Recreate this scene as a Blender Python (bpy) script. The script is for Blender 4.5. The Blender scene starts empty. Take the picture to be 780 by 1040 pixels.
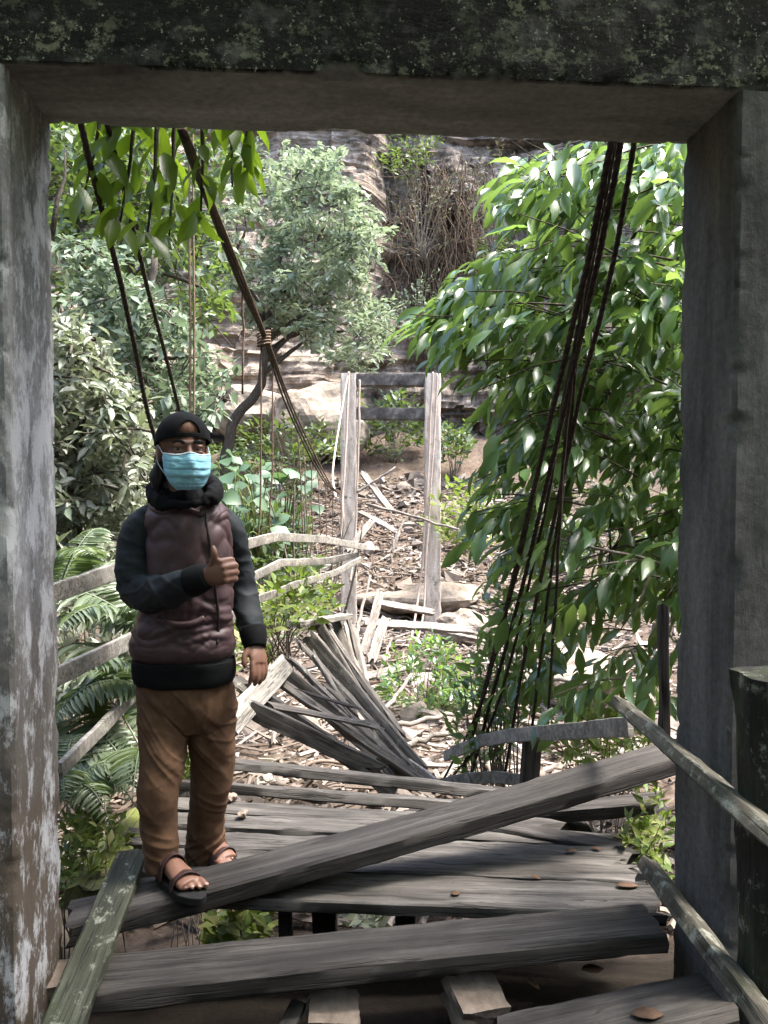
import bpy, bmesh, math, random
import numpy as np
from mathutils import Vector, Matrix, noise as mnoise

C = bpy.context.scene.collection
rnd = random.Random(7)
nrs = np.random.RandomState(11)
R = math.radians

# ------------------------------------------------------------------ camera model
CAM = Vector((0.0, 0.0, 1.47))
PITCH = R(2.0)
F = 780.0


def ray(px, py):
    a = (px - 390.0) / F
    b = -(py - 520.0) / F
    return Vector((a, math.cos(PITCH) + b * math.sin(PITCH), b * math.cos(PITCH) - math.sin(PITCH)))


def P(px, py, Y):
    d = ray(px, py)
    return CAM + d * (Y / d.y)


def PZ(px, py, z):
    d = ray(px, py)
    return CAM + d * ((z - CAM.z) / d.z)


# ------------------------------------------------------------------ object helpers
def tag(o, label=None, cat=None, group=None, kind=None):
    if label: o['label'] = label
    if cat: o['category'] = cat
    if group: o['group'] = group
    if kind: o['kind'] = kind
    return o


def empty(name, loc, label=None, cat=None, group=None):
    o = bpy.data.objects.new(name, None)
    C.objects.link(o)
    o.location = loc
    o.empty_display_size = 0.1
    return tag(o, label, cat, group)


def link(name, me, mat=None, parent=None, smooth=True):
    if mat is not None:
        me.materials.append(mat)
    if smooth and len(me.polygons):
        me.polygons.foreach_set('use_smooth', [True] * len(me.polygons))
    o = bpy.data.objects.new(name, me)
    C.objects.link(o)
    if parent is not None:
        o.parent = parent
        # parent Empties are unrotated: keep world coordinates of the vertices
        o.location = -Vector(parent_loc(parent))
    return o


def parent_loc(p):
    l = Vector(p.location)
    while p.parent is not None:
        p = p.parent
        l += Vector(p.location)
    return l


def mesh(name, v, f, mat=None, parent=None, smooth=True):
    me = bpy.data.meshes.new(name)
    if isinstance(v, np.ndarray): v = v.tolist()
    me.from_pydata(v, [], f)
    me.update()
    return link(name, me, mat, parent, smooth)


class MB:
    """collects verts / faces in world coordinates"""
    def __init__(self):
        self.v, self.f = [], []

    def add(self, v, f):
        n = len(self.v)
        self.v.extend([tuple(q) for q in v])
        self.f.extend([tuple(i + n for i in q) for q in f])
        return self

    def build(self, name, mat=None, parent=None, smooth=True):
        return mesh(name, self.v, self.f, mat, parent, smooth)


def catmull(pts, n):
    """pts: (k,d) -> (n,d) smooth samples"""
    pts = np.asarray(pts, float)
    k = len(pts)
    if k == 2:
        t = np.linspace(0, 1, n)[:, None]
        return pts[0] * (1 - t) + pts[1] * t
    ext = np.vstack([2 * pts[0] - pts[1], pts, 2 * pts[-1] - pts[-2]])
    out = []
    for s in np.linspace(0, k - 1, n):
        i = min(int(s), k - 2)
        t = s - i
        a, b, c, d = ext[i], ext[i + 1], ext[i + 2], ext[i + 3]
        out.append(0.5 * ((2 * b) + (-a + c) * t + (2 * a - 5 * b + 4 * c - d) * t * t + (-a + 3 * b - 3 * c + d) * t ** 3))
    return np.array(out)


def frames(pts, ref=None):
    pts = np.asarray(pts, float)
    T = np.gradient(pts, axis=0)
    T /= np.linalg.norm(T, axis=1)[:, None] + 1e-9
    r = np.array(ref if ref is not None else ((0, 0, 1) if abs(T[0][2]) < .9 else (0, 1, 0)), float)
    N = []
    for t in T:
        r = r - t * np.dot(r, t)
        r /= np.linalg.norm(r) + 1e-9
        N.append(r.copy())
    N = np.array(N)
    return T, N, np.cross(T, N)


def tube(pts, rad, segs=6, caps=True, ref=None, flat=1.0):
    """swept tube; rad scalar / list; flat = ratio of second radius"""
    pts = np.asarray([tuple(p) for p in pts], float)
    n = len(pts)
    rad = np.full(n, rad, float) if np.isscalar(rad) else np.interp(np.linspace(0, 1, n), np.linspace(0, 1, len(rad)), rad)
    T, N, B = frames(pts, ref)
    a = np.linspace(0, 2 * math.pi, segs, endpoint=False)
    v = pts[:, None, :] + rad[:, None, None] * (np.cos(a)[None, :, None] * N[:, None, :] + flat * np.sin(a)[None, :, None] * B[:, None, :])
    v = v.reshape(-1, 3)
    f = []
    for i in range(n - 1):
        for j in range(segs):
            k = (j + 1) % segs
            f.append((i * segs + j, i * segs + k, (i + 1) * segs + k, (i + 1) * segs + j))
    if caps:
        f.append(tuple(range(segs))[::-1])
        f.append(tuple((n - 1) * segs + j for j in range(segs)))
    return v, f


def loft(cs, axs, ays, segs=40, exp=2.0):
    """rings: centre, half axis x, half axis y (vectors)"""
    cs, axs, ays = np.asarray(cs, float), np.asarray(axs, float), np.asarray(ays, float)
    n = len(cs)
    a = np.linspace(0, 2 * math.pi, segs, endpoint=False)
    ca, sa = np.cos(a), np.sin(a)
    p = 2.0 / exp
    ca, sa = np.sign(ca) * np.abs(ca) ** p, np.sign(sa) * np.abs(sa) ** p
    v = cs[:, None, :] + ca[None, :, None] * axs[:, None, :] + sa[None, :, None] * ays[:, None, :]
    f = []
    for i in range(n - 1):
        for j in range(segs):
            k = (j + 1) % segs
            f.append((i * segs + j, i * segs + k, (i + 1) * segs + k, (i + 1) * segs + j))
    f.append(tuple(range(segs))[::-1])
    f.append(tuple((n - 1) * segs + j for j in range(segs)))
    return v.reshape(-1, 3), f


def limb(pts, rad, n=24, segs=20, ref=(0, -1, 0)):
    """limb along control points with (ra, rb) per point; ra along ref direction"""
    d = np.hstack([np.array([tuple(p) for p in pts], float), np.array([(r, r) if np.isscalar(r) else r for r in rad], float)])
    s = catmull(d, n)
    T, N, B = frames(s[:, :3], ref)
    return loft(s[:, :3], N * s[:, 3:4], B * s[:, 4:5], segs)


def ellipsoid(c, rx, ry, rz, rot=None, seg=20, rings=14):
    v, f = [], []
    c = Vector(c)
    rot = rot or Matrix.Identity(3)
    for i in range(1, rings):
        th = math.pi * i / rings
        for j in range(seg):
            ph = 2 * math.pi * j / seg
            v.append(c + rot @ Vector((rx * math.sin(th) * math.cos(ph), ry * math.sin(th) * math.sin(ph), rz * math.cos(th))))
    top, bot = len(v), len(v) + 1
    v += [c + rot @ Vector((0, 0, rz)), c + rot @ Vector((0, 0, -rz))]
    for i in range(rings - 2):
        for j in range(seg):
            k = (j + 1) % seg
            f.append((i * seg + j, (i + 1) * seg + j, (i + 1) * seg + k, i * seg + k))
    for j in range(seg):
        k = (j + 1) % seg
        f.append((top, j, k))
        b = (rings - 2) * seg
        f.append((bot, b + k, b + j))
    return v, f


def union(parts, voxel, smooth=4):
    """several closed pieces -> one continuous mesh"""
    m = MB()
    for v, f in parts: m.add(v, f)
    me = bpy.data.meshes.new('union')
    me.from_pydata(m.v, [], m.f)
    me.update()
    o = bpy.data.objects.new('union', me)
    C.objects.link(o)
    r = o.modifiers.new('r', 'REMESH')
    r.mode = 'VOXEL'
    r.voxel_size = voxel
    if smooth:
        s = o.modifiers.new('s', 'SMOOTH')
        s.factor = .5
        s.iterations = smooth
    dg = bpy.context.evaluated_depsgraph_get()
    out = bpy.data.meshes.new_from_object(o.evaluated_get(dg))
    bpy.data.objects.remove(o)
    bpy.data.meshes.remove(me)
    return out


def displace(me, fn):
    n = len(me.vertices)
    co = np.empty(n * 3, np.float32)
    me.vertices.foreach_get('co', co)
    no = np.empty(n * 3, np.float32)
    me.vertex_normals.foreach_get('vector', no)
    co, no = co.reshape(-1, 3), no.reshape(-1, 3)
    d = np.array([fn(c, q) for c, q in zip(co, no)], np.float32)
    co = co + no * d[:, None]
    me.vertices.foreach_set('co', co.ravel())
    me.update()


def nz(x, y, z):
    return mnoise.noise(Vector((x, y, z)))


def fbm(x, y, z, o=4):
    return mnoise.fractal(Vector((x, y, z)), 1.0, 2.0, o)


def ss(a, b, x):
    t = min(1, max(0, (x - a) / (b - a)))
    return t * t * (3 - 2 * t)


# ------------------------------------------------------------------ materials
class NT:
    def __init__(self, name):
        self.m = bpy.data.materials.new(name)
        self.m.use_nodes = True
        self.t = self.m.node_tree
        self.t.nodes.clear()
        self.out = self.t.nodes.new('ShaderNodeOutputMaterial')

    def n(self, typ, inp=None, **kw):
        x = self.t.nodes.new(typ)
        for k, v in kw.items(): setattr(x, k, v)
        for k, v in (inp or {}).items():
            s = x.inputs[k]
            if isinstance(v, bpy.types.NodeSocket):
                self.t.links.new(v, s)
            else:
                s.default_value = v
        return x

    def coord(self, scale=(1, 1, 1), kind='Object', loc=(0, 0, 0)):
        tc = self.n('ShaderNodeTexCoord')
        return self.n('ShaderNodeMapping', {'Vector': tc.outputs[kind], 'Scale': scale, 'Location': loc}).outputs[0]

    def noise(self, vec, scale, detail=6, rough=.6, dist=0.0):
        return self.n('ShaderNodeTexNoise', {'Vector': vec, 'Scale': scale, 'Detail': detail, 'Roughness': rough, 'Distortion': dist}).outputs[0]

    def ramp(self, fac, stops, interp='LINEAR'):
        r = self.n('ShaderNodeValToRGB', {'Fac': fac})
        cr = r.color_ramp
        cr.interpolation = interp
        while len(cr.elements) < len(stops): cr.elements.new(.5)
        for e, (p, c) in zip(cr.elements, stops):
            e.position = p
            e.color = (c, c, c, 1) if np.isscalar(c) else (*c, 1)
        return r.outputs[0]

    def mix(self, fac, a, b, mode='MIX'):
        x = self.n('ShaderNodeMix', data_type='RGBA', blend_type=mode)
        for s, v in ((x.inputs[0], fac), (x.inputs[6], a), (x.inputs[7], b)):
            if isinstance(v, bpy.types.NodeSocket): self.t.links.new(v, s)
            else: s.default_value = v if np.isscalar(v) else (*v, 1)
        return x.outputs[2]

    def math(self, op, a, b=0.0):
        return self.n('ShaderNodeMath', {0: a, 1: b}, operation=op).outputs[0]

    def bump(self, h, s, d=.01, normal=None):
        i = {'Height': h, 'Strength': s, 'Distance': d}
        if normal: i['Normal'] = normal
        return self.n('ShaderNodeBump', i).outputs[0]

    def bsdf(self, col, rough=.8, spec=.3, normal=None, **extra):
        i = {'Base Color': col if isinstance(col, bpy.types.NodeSocket) else (*col, 1), 'Roughness': rough, 'Specular IOR Level': spec}
        if normal: i['Normal'] = normal
        i.update(extra)
        b = self.n('ShaderNodeBsdfPrincipled', i)
        self.t.links.new(b.outputs[0], self.out.inputs[0])
        return b


def m_concrete(name, c0, c1, c2, white=0.0, moss=0.0, streak=True, speck=0.0, brown_low=None, seed=0, mcol=(.03, .045, .014)):
    """object X runs along the member"""
    t = NT(name)
    v = t.coord(loc=(seed, seed * 1.7, 0))
    vs = t.coord((.35, 2.2, 2.2) if streak else (1, 1, 1), loc=(seed, 2 * seed, 0))
    big = t.noise(vs, 3.0, 8, .65, .4)
    col = t.ramp(big, [(.3, c0), (.5, c1), (.72, c2)])
    fine = t.noise(v, 38, 8, .7)
    col = t.mix(.55, col, t.ramp(fine, [(.3, .25), (.7, .85)]), 'OVERLAY')
    if brown_low:
        z = t.n('ShaderNodeSeparateXYZ', {'Vector': t.coord()}).outputs[0]
        w = t.math('ADD', z, t.math('MULTIPLY', t.noise(v, 2.5), .9))
        col = t.mix(t.ramp(w, [(.0, 1.0), (.75, 0.0)]), col, brown_low)
    if white:
        wv = t.noise(t.coord((.55, 1.2, 1.2), loc=(seed + 5, 0, 3)), 7.5, 10, .78, .15)
        k = t.ramp(wv, [(.54 - .05 * white, 0.0), (.56 - .03 * white, .55), (.60 - .03 * white, 1.0)])
        col = t.mix(k, col, (.46, .46, .465))
        ch = t.n('ShaderNodeTexVoronoi', {'Vector': v, 'Scale': 9.0, 'Randomness': 1.0}).outputs[0]
        col = t.mix(t.ramp(t.math('ADD', ch, t.math('MULTIPLY', fine, .3)), [(.2, .8), (.24, 0.0)]), col, (.42, .42, .42))
    if moss:
        mk = t.ramp(t.noise(t.coord((1, 1, 1), loc=(3, seed, 1)), 3.2, 9, .7), [(.62 - .2 * moss, 0.0), (.72 - .1 * moss, 1.0)])
        col = t.mix(mk, col, mcol)
    if speck:
        sp = t.noise(t.coord((.8, 1.2, 1), loc=(9, 0, seed)), 34, 5, .75)
        area = t.noise(t.coord(loc=(1, seed, 7)), 2.3, 4, .6)
        k = t.math('MULTIPLY', t.ramp(sp, [(.58, 0.0), (.64, 1.0)]), t.ramp(area, [(.40, 0.0), (.62, 1.0)]))
        col = t.mix(k, col, (.20 * speck, .235 * speck, .135 * speck))
    h = t.math('ADD', t.math('MULTIPLY', big, .8), t.math('MULTIPLY', fine, .35))
    pit = t.noise(v, 120, 3, .6)
    h = t.math('ADD', h, t.math('MULTIPLY', t.ramp(pit, [(.28, 0.0), (.36, 1.0)]), .15))
    t.bsdf(col, .92, .2, t.bump(h, .7, .012))
    return t.m


def m_beam():
    t = NT('stained_concrete_beam')
    v = t.coord()
    big = t.noise(t.coord((.5, 2, 2)), 3.0, 8, .65, .4)
    fine = t.noise(v, 38, 8, .7)
    col = t.ramp(big, [(.3, (.12, .116, .108)), (.5, (.21, .204, .19)), (.72, (.31, .30, .28))])
    col = t.mix(.5, col, t.ramp(fine, [(.3, .25), (.7, .8)]), 'OVERLAY')
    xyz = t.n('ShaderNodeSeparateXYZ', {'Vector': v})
    # weathered outer face: shade painted into the black algae, with pale crusty lichen specks
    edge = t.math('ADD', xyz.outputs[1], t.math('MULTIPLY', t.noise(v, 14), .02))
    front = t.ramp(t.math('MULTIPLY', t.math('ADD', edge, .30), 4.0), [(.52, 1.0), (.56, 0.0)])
    alg_shade = t.ramp(t.noise(v, 4.0, 9, .7), [(.3, (.009, .009, .008)), (.55, (.022, .021, .019)), (.8, (.06, .055, .047))])
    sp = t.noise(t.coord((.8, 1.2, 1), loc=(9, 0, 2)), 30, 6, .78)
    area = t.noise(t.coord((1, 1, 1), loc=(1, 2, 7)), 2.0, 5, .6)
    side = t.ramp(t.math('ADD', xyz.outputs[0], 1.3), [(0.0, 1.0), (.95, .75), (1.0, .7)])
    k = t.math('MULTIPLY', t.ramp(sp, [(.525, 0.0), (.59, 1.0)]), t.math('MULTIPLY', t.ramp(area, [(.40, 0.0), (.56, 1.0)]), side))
    alg_shade = t.mix(k, alg_shade, (.20, .215, .145))
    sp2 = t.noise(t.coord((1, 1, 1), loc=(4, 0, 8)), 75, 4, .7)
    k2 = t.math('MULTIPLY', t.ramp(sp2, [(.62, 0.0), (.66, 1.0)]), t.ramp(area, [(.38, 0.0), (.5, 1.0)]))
    alg_shade = t.mix(k2, alg_shade, (.34, .36, .27))
    col = t.mix(front, col, alg_shade)
    h = t.math('ADD', t.math('MULTIPLY', big, .8), t.math('MULTIPLY', fine, .35))
    t.bsdf(col, .95, .12, t.bump(h, .8, .012))
    return t.m


def m_wood(name, c0, c1, c2, moss=0.0, lichen=0.0, mcol=(.055, .07, .02), rough=.8, spec=.25, bump=.45):
    t = NT(name)
    oi = t.n('ShaderNodeObjectInfo').outputs['Random']
    off = t.n('ShaderNodeCombineXYZ', {0: t.math('MULTIPLY', oi, 37.0), 1: t.math('MULTIPLY', oi, 11.0), 2: t.math('MULTIPLY', oi, 5.0)}).outputs[0]
    base = t.n('ShaderNodeVectorMath', {0: t.n('ShaderNodeTexCoord').outputs['Object'], 1: off}, operation='ADD').outputs[0]

    def sc(s): return t.n('ShaderNodeMapping', {'Vector': base, 'Scale': s}).outputs[0]
    g1 = t.noise(sc((1.1, 20, 20)), 1.6, 8, .6, .5)
    g2 = t.noise(sc((3.0, 110, 110)), 1.6, 5, .7, .2)
    patch = t.noise(sc((1, 2, 2)), 2.6, 7, .65)
    col = t.ramp(g1, [(.28, c0), (.52, c1), (.75, c2)])
    col = t.mix(.3, col, t.ramp(g2, [(.3, .25), (.7, .75)]), 'OVERLAY')
    col = t.mix(.75, col, t.ramp(patch, [(.3, .22), (.72, .74)]), 'OVERLAY')
    kn = t.n('ShaderNodeTexVoronoi', {'Vector': sc((1.6, 7, 7)), 'Scale': 1.7, 'Randomness': 1.0}).outputs[0]
    col = t.mix(t.math('MULTIPLY', t.ramp(kn, [(.03, 1.0), (.11, 0.0)]), .75), col, (.018, .014, .011))
    spk = t.ramp(t.noise(sc((2.2, 5, 5)), 26, 5, .7), [(.30, 0.0), (.40, 1.0)])
    col = t.mix(t.math('MULTIPLY', t.math('SUBTRACT', 1.0, spk), .6), col, (.014, .012, .010))
    # cracks along the grain
    cr = t.ramp(t.noise(sc((.55, 22, 22)), 2.0, 3, .5, .1), [(.472, 1.0), (.5, 0.0), (.528, 1.0)])
    crk = t.math('MULTIPLY', t.math('SUBTRACT', 1.0, cr), t.ramp(t.noise(sc((1, 2, 2)), 1.7, 3), [(.38, 0.0), (.5, 1.0)]))
    col = t.mix(t.math('MULTIPLY', crk, .85), col, (.012, .010, .009))
    if moss:
        k = t.ramp(t.noise(sc((1, 1.6, 1.6)), 4.0, 9, .72), [(.62 - .22 * moss, 0.0), (.74 - .12 * moss, 1.0)])
        col = t.mix(t.math('MULTIPLY', k, .85), col, mcol)
    if lichen:
        k = t.ramp(t.noise(sc((1.5, 2, 2)), 9.0, 9, .75), [(.58 - .1 * lichen, 0.0), (.66 - .06 * lichen, 1.0)])
        col = t.mix(t.math('MULTIPLY', k, .7), col, (.30, .31, .25))
    h = t.math('ADD', t.math('MULTIPLY', g1, .7), t.math('MULTIPLY', g2, .4))
    h = t.math('SUBTRACT', h, t.math('MULTIPLY', crk, 1.2))
    t.bsdf(col, rough, spec, t.bump(h, bump, .006))
    return t.m


def m_leaf(name, cols, trans=.35, rough=.42, spec=.45, tcol=None):
    t = NT(name)
    g = t.n('ShaderNodeNewGeometry')
    k = len(cols)
    col = t.ramp(g.outputs['Random Per Island'], [(i / (k - 1), c) for i, c in enumerate(cols)])
    b = t.bsdf(col, rough, spec)
    tr = t.n('ShaderNodeBsdfTranslucent', {'Color': t.mix(.6, col, tcol or (.22, .34, .03))})
    mx = t.n('ShaderNodeMixShader', {0: trans, 1: b.outputs[0], 2: tr.outputs[0]})
    t.t.links.new(mx.outputs[0], t.out.inputs[0])
    return t.m


def m_plain(name, c0, c1, scale=12, rough=.8, spec=.3, bump=.3, dist=.005, stretch=(1, 1, 1)):
    t = NT(name)
    n = t.noise(t.coord(stretch), scale, 8, .65)
    t.bsdf(t.ramp(n, [(.3, c0), (.7, c1)]), rough, spec, t.bump(n, bump, dist))
    return t.m


def m_island(name, cols, rough=.9, scale=14, bump=.5, spec=.2):
    t = NT(name)
    g = t.n('ShaderNodeNewGeometry')
    k = len(cols)
    col = t.ramp(g.outputs['Random Per Island'], [(i / (k - 1), c) for i, c in enumerate(cols)])
    n = t.noise(t.coord(), scale, 8, .7)
    col = t.mix(.5, col, t.ramp(n, [(.3, .2), (.7, .8)]), 'OVERLAY')
    t.bsdf(col, rough, spec, t.bump(n, bump, .02))
    return t.m


M = {}
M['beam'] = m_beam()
M['pillar_pale'] = m_concrete('peeling_concrete', (.09, .09, .09), (.19, .188, .186), (.30, .298, .294), white=1.1, brown_low=(.10, .080, .062), seed=4)
M['pillar_dark'] = m_concrete('damp_concrete', (.042, .041, .039), (.088, .086, .081), (.15, .145, .135), white=.0, seed=8)
M['far_concrete'] = m_concrete('bleached_concrete', (.21, .175, .14), (.41, .355, .295), (.58, .52, .45), moss=.12, seed=5)
M['far_beam'] = m_concrete('mouldy_concrete', (.03, .028, .024), (.085, .077, .067), (.26, .235, .20), streak=False, seed=6)
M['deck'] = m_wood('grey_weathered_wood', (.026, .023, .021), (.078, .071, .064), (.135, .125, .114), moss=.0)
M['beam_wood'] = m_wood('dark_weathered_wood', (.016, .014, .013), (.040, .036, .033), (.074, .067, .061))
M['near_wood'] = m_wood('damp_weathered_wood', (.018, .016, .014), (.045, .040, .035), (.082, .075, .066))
M['moss_wood'] = m_wood('algae_covered_wood', (.022, .023, .016), (.048, .051, .034), (.09, .094, .066), moss=.4, lichen=.2, mcol=(.034, .042, .02))
M['lich_wood'] = m_wood('lichen_covered_wood', (.045, .038, .029), (.09, .08, .06), (.15, .137, .105), moss=.45, lichen=.6, mcol=(.03, .034, .016))
M['post_wood'] = m_wood('black_mossy_wood', (.010, .009, .008), (.022, .021, .016), (.045, .042, .032), moss=.5, lichen=.25, mcol=(.04, .052, .022))
M['rail_wood'] = m_wood('bleached_wood', (.13, .118, .10), (.25, .232, .205), (.38, .355, .32), lichen=.35)
M['fan_wood'] = m_wood('splintered_grey_wood', (.05, .043, .037), (.13, .115, .10), (.28, .26, .235), lichen=.1)
M['drift'] = m_wood('pale_driftwood', (.10, .082, .066), (.19, .165, .14), (.31, .28, .245))
M['yellow_moss'] = m_wood('yellow_mossy_wood', (.07, .066, .04), (.12, .12, .06), (.17, .165, .09), moss=.9, mcol=(.12, .14, .025))
M['bark'] = m_plain('bark', (.03, .024, .018), (.10, .085, .068), 9, .95, .1, .8, .02, (3, 3, .6))
M['bark_pale'] = m_plain('pale_bark', (.09, .075, .06), (.22, .195, .16), 9, .95, .1, .8, .02, (3, 3, .6))
M['cable'] = m_plain('mouldy_cable', (.016, .013, .010), (.075, .058, .042), 26, .85, .25, .6, .006)
M['cable_rust'] = m_plain('rusty_cable', (.05, .03, .02), (.15, .10, .07), 26, .85, .25, .6, .006)
M['rope'] = m_plain('brown_rope', (.09, .06, .04), (.20, .15, .11), 40, .9, .1, .6, .004)
M['rope_pale'] = m_plain('pale_rope', (.32, .25, .20), (.48, .40, .34), 30, .9, .1, .5, .004)
M['leaf_right'] = m_leaf('glossy_leaf', [(.026, .062, .026), (.046, .098, .034), (.068, .132, .042), (.11, .18, .055)], .42, .28, .7, (.30, .46, .08))
M['leaf_feather'] = m_leaf('feathery_leaf', [(.15, .195, .13), (.20, .25, .165), (.26, .30, .21), (.32, .35, .27)], .4, .5, .35, (.2, .27, .13))
M['leaf_pale'] = m_leaf('grey_green_leaf', [(.10, .145, .095), (.14, .19, .12), (.18, .225, .15), (.23, .27, .20)], .35, .5, .35, (.14, .2, .09))
M['leaf_bush'] = m_leaf('silvery_leaf', [(.095, .12, .075), (.165, .19, .13), (.24, .255, .195), (.32, .33, .275)], .34, .42, .45, (.16, .2, .07))
M['leaf_dark'] = m_leaf('dark_leaf', [(.03, .048, .026), (.05, .078, .04), (.075, .11, .06), (.11, .14, .09)], .28, .48, .35)
M['leaf_dusty'] = m_leaf('dusty_leaf', [(.06, .055, .04), (.10, .092, .07), (.13, .125, .09), (.10, .115, .075)], .2, .7, .15, (.12, .13, .06))
M['leaf_branch'] = m_leaf('broad_leaf', [(.020, .042, .010), (.032, .066, .014), (.06, .115, .018), (.03, .07, .015)], .55, .38, .45, (.30, .46, .02))
M['leaf_taro'] = m_leaf('wide_leaf', [(.035, .07, .035), (.055, .10, .05), (.085, .13, .075)], .3, .45, .4, (.14, .25, .06))
M['fern'] = m_leaf('fern_leaf', [(.07, .10, .055), (.12, .155, .09), (.20, .235, .15)], .35, .38, .5, (.18, .26, .05))
M['weed'] = m_leaf('weed_leaf', [(.05, .085, .02), (.09, .13, .03), (.15, .18, .05), (.19, .19, .07)], .35, .5, .3)
M['dry_leaf'] = m_island('dry_leaf', [(.05, .031, .021), (.085, .05, .031), (.12, .08, .052)], .8, 20, .3)
M['stone'] = m_island('river_stone', [(.07, .055, .044), (.13, .107, .089), (.20, .17, .146), (.30, .268, .238), (.10, .08, .065)], .95, 9, .6)
M['boulder'] = m_plain('boulder_rock', (.13, .105, .08), (.33, .285, .235), 3.5, .95, .1, .9, .06)
M['chip'] = m_island('driftwood_chips', [(.05, .036, .027), (.09, .068, .052), (.16, .128, .104), (.28, .245, .212)], .9, 18, .4)
M['vine'] = m_plain('dry_vine', (.055, .038, .024), (.20, .145, .10), 8, .95, .05, .4, .01)
M['brick'] = m_plain('broken_block', (.13, .10, .08), (.27, .22, .18), 16, .95, .1, .8, .01)
M['cloth_black'] = m_plain('black_fleece', (.0035, .0038, .0042), (.009, .0095, .0105), 90, .9, .15, .25, .003)
M['sleeve'] = m_plain('charcoal_fleece', (.008, .011, .0125), (.016, .021, .0245), 70, .75, .3, .25, .003)
M['vest'] = m_plain('maroon_nylon', (.056, .032, .034), (.082, .050, .053), 45, .52, .35, .25, .003)
M['zip'] = m_plain('dark_zip', (.012, .008, .008), (.03, .02, .02), 200, .5, .5, .2, .002)
M['trousers'] = m_plain('brown_twill', (.078, .043, .025), (.128, .074, .044), 30, .9, .15, .3, .003)
M['skin'] = m_plain('brown_skin', (.15, .072, .048), (.195, .098, .066), 24, .5, .4, .15, .002)
M['hair'] = m_plain('black_hair', (.004, .004, .004), (.012, .011, .01), 60, .6, .4, .8, .004)
M['mask'] = m_plain('blue_mask', (.24, .54, .66), (.34, .64, .76), 55, .85, .2, .12, .001)
M['mask_edge'] = m_plain('white_mask_edge', (.5, .6, .63), (.6, .68, .7), 50, .85, .2, .1, .001)
M['sandal'] = m_plain('brown_sandal_strap', (.028, .013, .012), (.05, .025, .022), 40, .55, .4, .3, .002)
M['sole'] = m_plain('black_sole', (.006, .006, .006), (.016, .015, .015), 40, .7, .3, .3, .002)
M['eye'] = m_plain('eye_white', (.16, .13, .115), (.22, .18, .16), 20, .3, .5, .0)
M['iris'] = m_plain('dark_iris', (.006, .004, .003), (.012, .008, .006), 20, .2, .5, .0)
M['nail'] = m_plain('toe_nail', (.30, .18, .14), (.36, .23, .18), 20, .35, .5, .0)


def mat_ground():
    t = NT('mud_and_litter')
    v = t.coord()
    big = t.noise(v, .55, 8, .65)
    fine = t.noise(v, 7.5, 10, .75, .5)
    col = t.ramp(fine, [(.25, (.035, .025, .018)), (.45, (.085, .063, .048)), (.6, (.14, .108, .086)), (.78, (.22, .18, .15))])
    g = t.noise(t.coord(loc=(4, 4, 0)), .8, 9, .7)
    col = t.mix(t.math('MULTIPLY', t.ramp(g, [(.55, 0.0), (.68, 1.0)]), .5), col, (.06, .085, .03))
    col = t.mix(.4, col, t.ramp(big, [(.3, .25), (.7, .75)]), 'OVERLAY')
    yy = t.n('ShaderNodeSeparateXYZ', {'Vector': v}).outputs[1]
    near_shade = t.ramp(t.math('MULTIPLY', t.math('ADD', yy, t.math('MULTIPLY', fine, 1.2)), .1), [(.40, 1.0), (.56, 0.0)])  # shade under the near planks, painted into the ground colour
    col = t.mix(t.math('MULTIPLY', near_shade, .88), col, (.008, .0065, .005))
    t.bsdf(col, .95, .1, t.bump(t.math('ADD', fine, big), 1.0, .06))
    return t.m


def mat_cliff():
    t = NT('layered_cliff_rock')
    v = t.coord()
    lay = t.noise(t.coord((.10, .10, 1.6)), 1.5, 9, .68, .35)
    lay2 = t.noise(t.coord((.25, .25, 5.5)), 1.5, 6, .6, .3)
    blk = t.noise(v, .28, 6, .6)
    fine = t.noise(v, 3.2, 10, .72)
    col = t.ramp(lay, [(.30, (.07, .054, .041)), (.45, (.21, .17, .135)), (.56, (.34, .285, .235)), (.72, (.50, .44, .375))])
    col = t.mix(.5, col, t.ramp(lay2, [(.3, .2), (.7, .78)]), 'OVERLAY')
    col = t.mix(.6, col, t.ramp(fine, [(.3, .25), (.7, .75)]), 'OVERLAY')
    st = t.noise(t.coord((1.3, 1.3, .10)), 1.3, 8, .65)
    x = t.n('ShaderNodeSeparateXYZ', {'Vector': v})
    wet = t.math('ADD', st, t.math('MULTIPLY', t.ramp(t.math('MULTIPLY', t.math('ADD', x.outputs[0], 2.0), .1), [(.05, 0.0), (.3, 1.0)]), .13))
    col = t.mix(t.math('MULTIPLY', t.ramp(wet, [(.55, 0.0), (.7, 1.0)]), .75), col, (.045, .037, .030))
    gr = t.noise(t.coord(loc=(7, 3, 9)), .7, 9, .72)
    col = t.mix(t.math('MULTIPLY', t.ramp(gr, [(.60, 0.0), (.70, 1.0)]), .6), col, (.06, .075, .038))
    h = t.math('ADD', t.math('MULTIPLY', lay2, .6), t.math('ADD', fine, blk))
    t.bsdf(col, .95, .1, t.bump(h, 1.0, .18))
    return t.m


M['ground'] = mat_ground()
M['cliff'] = mat_cliff()


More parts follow.
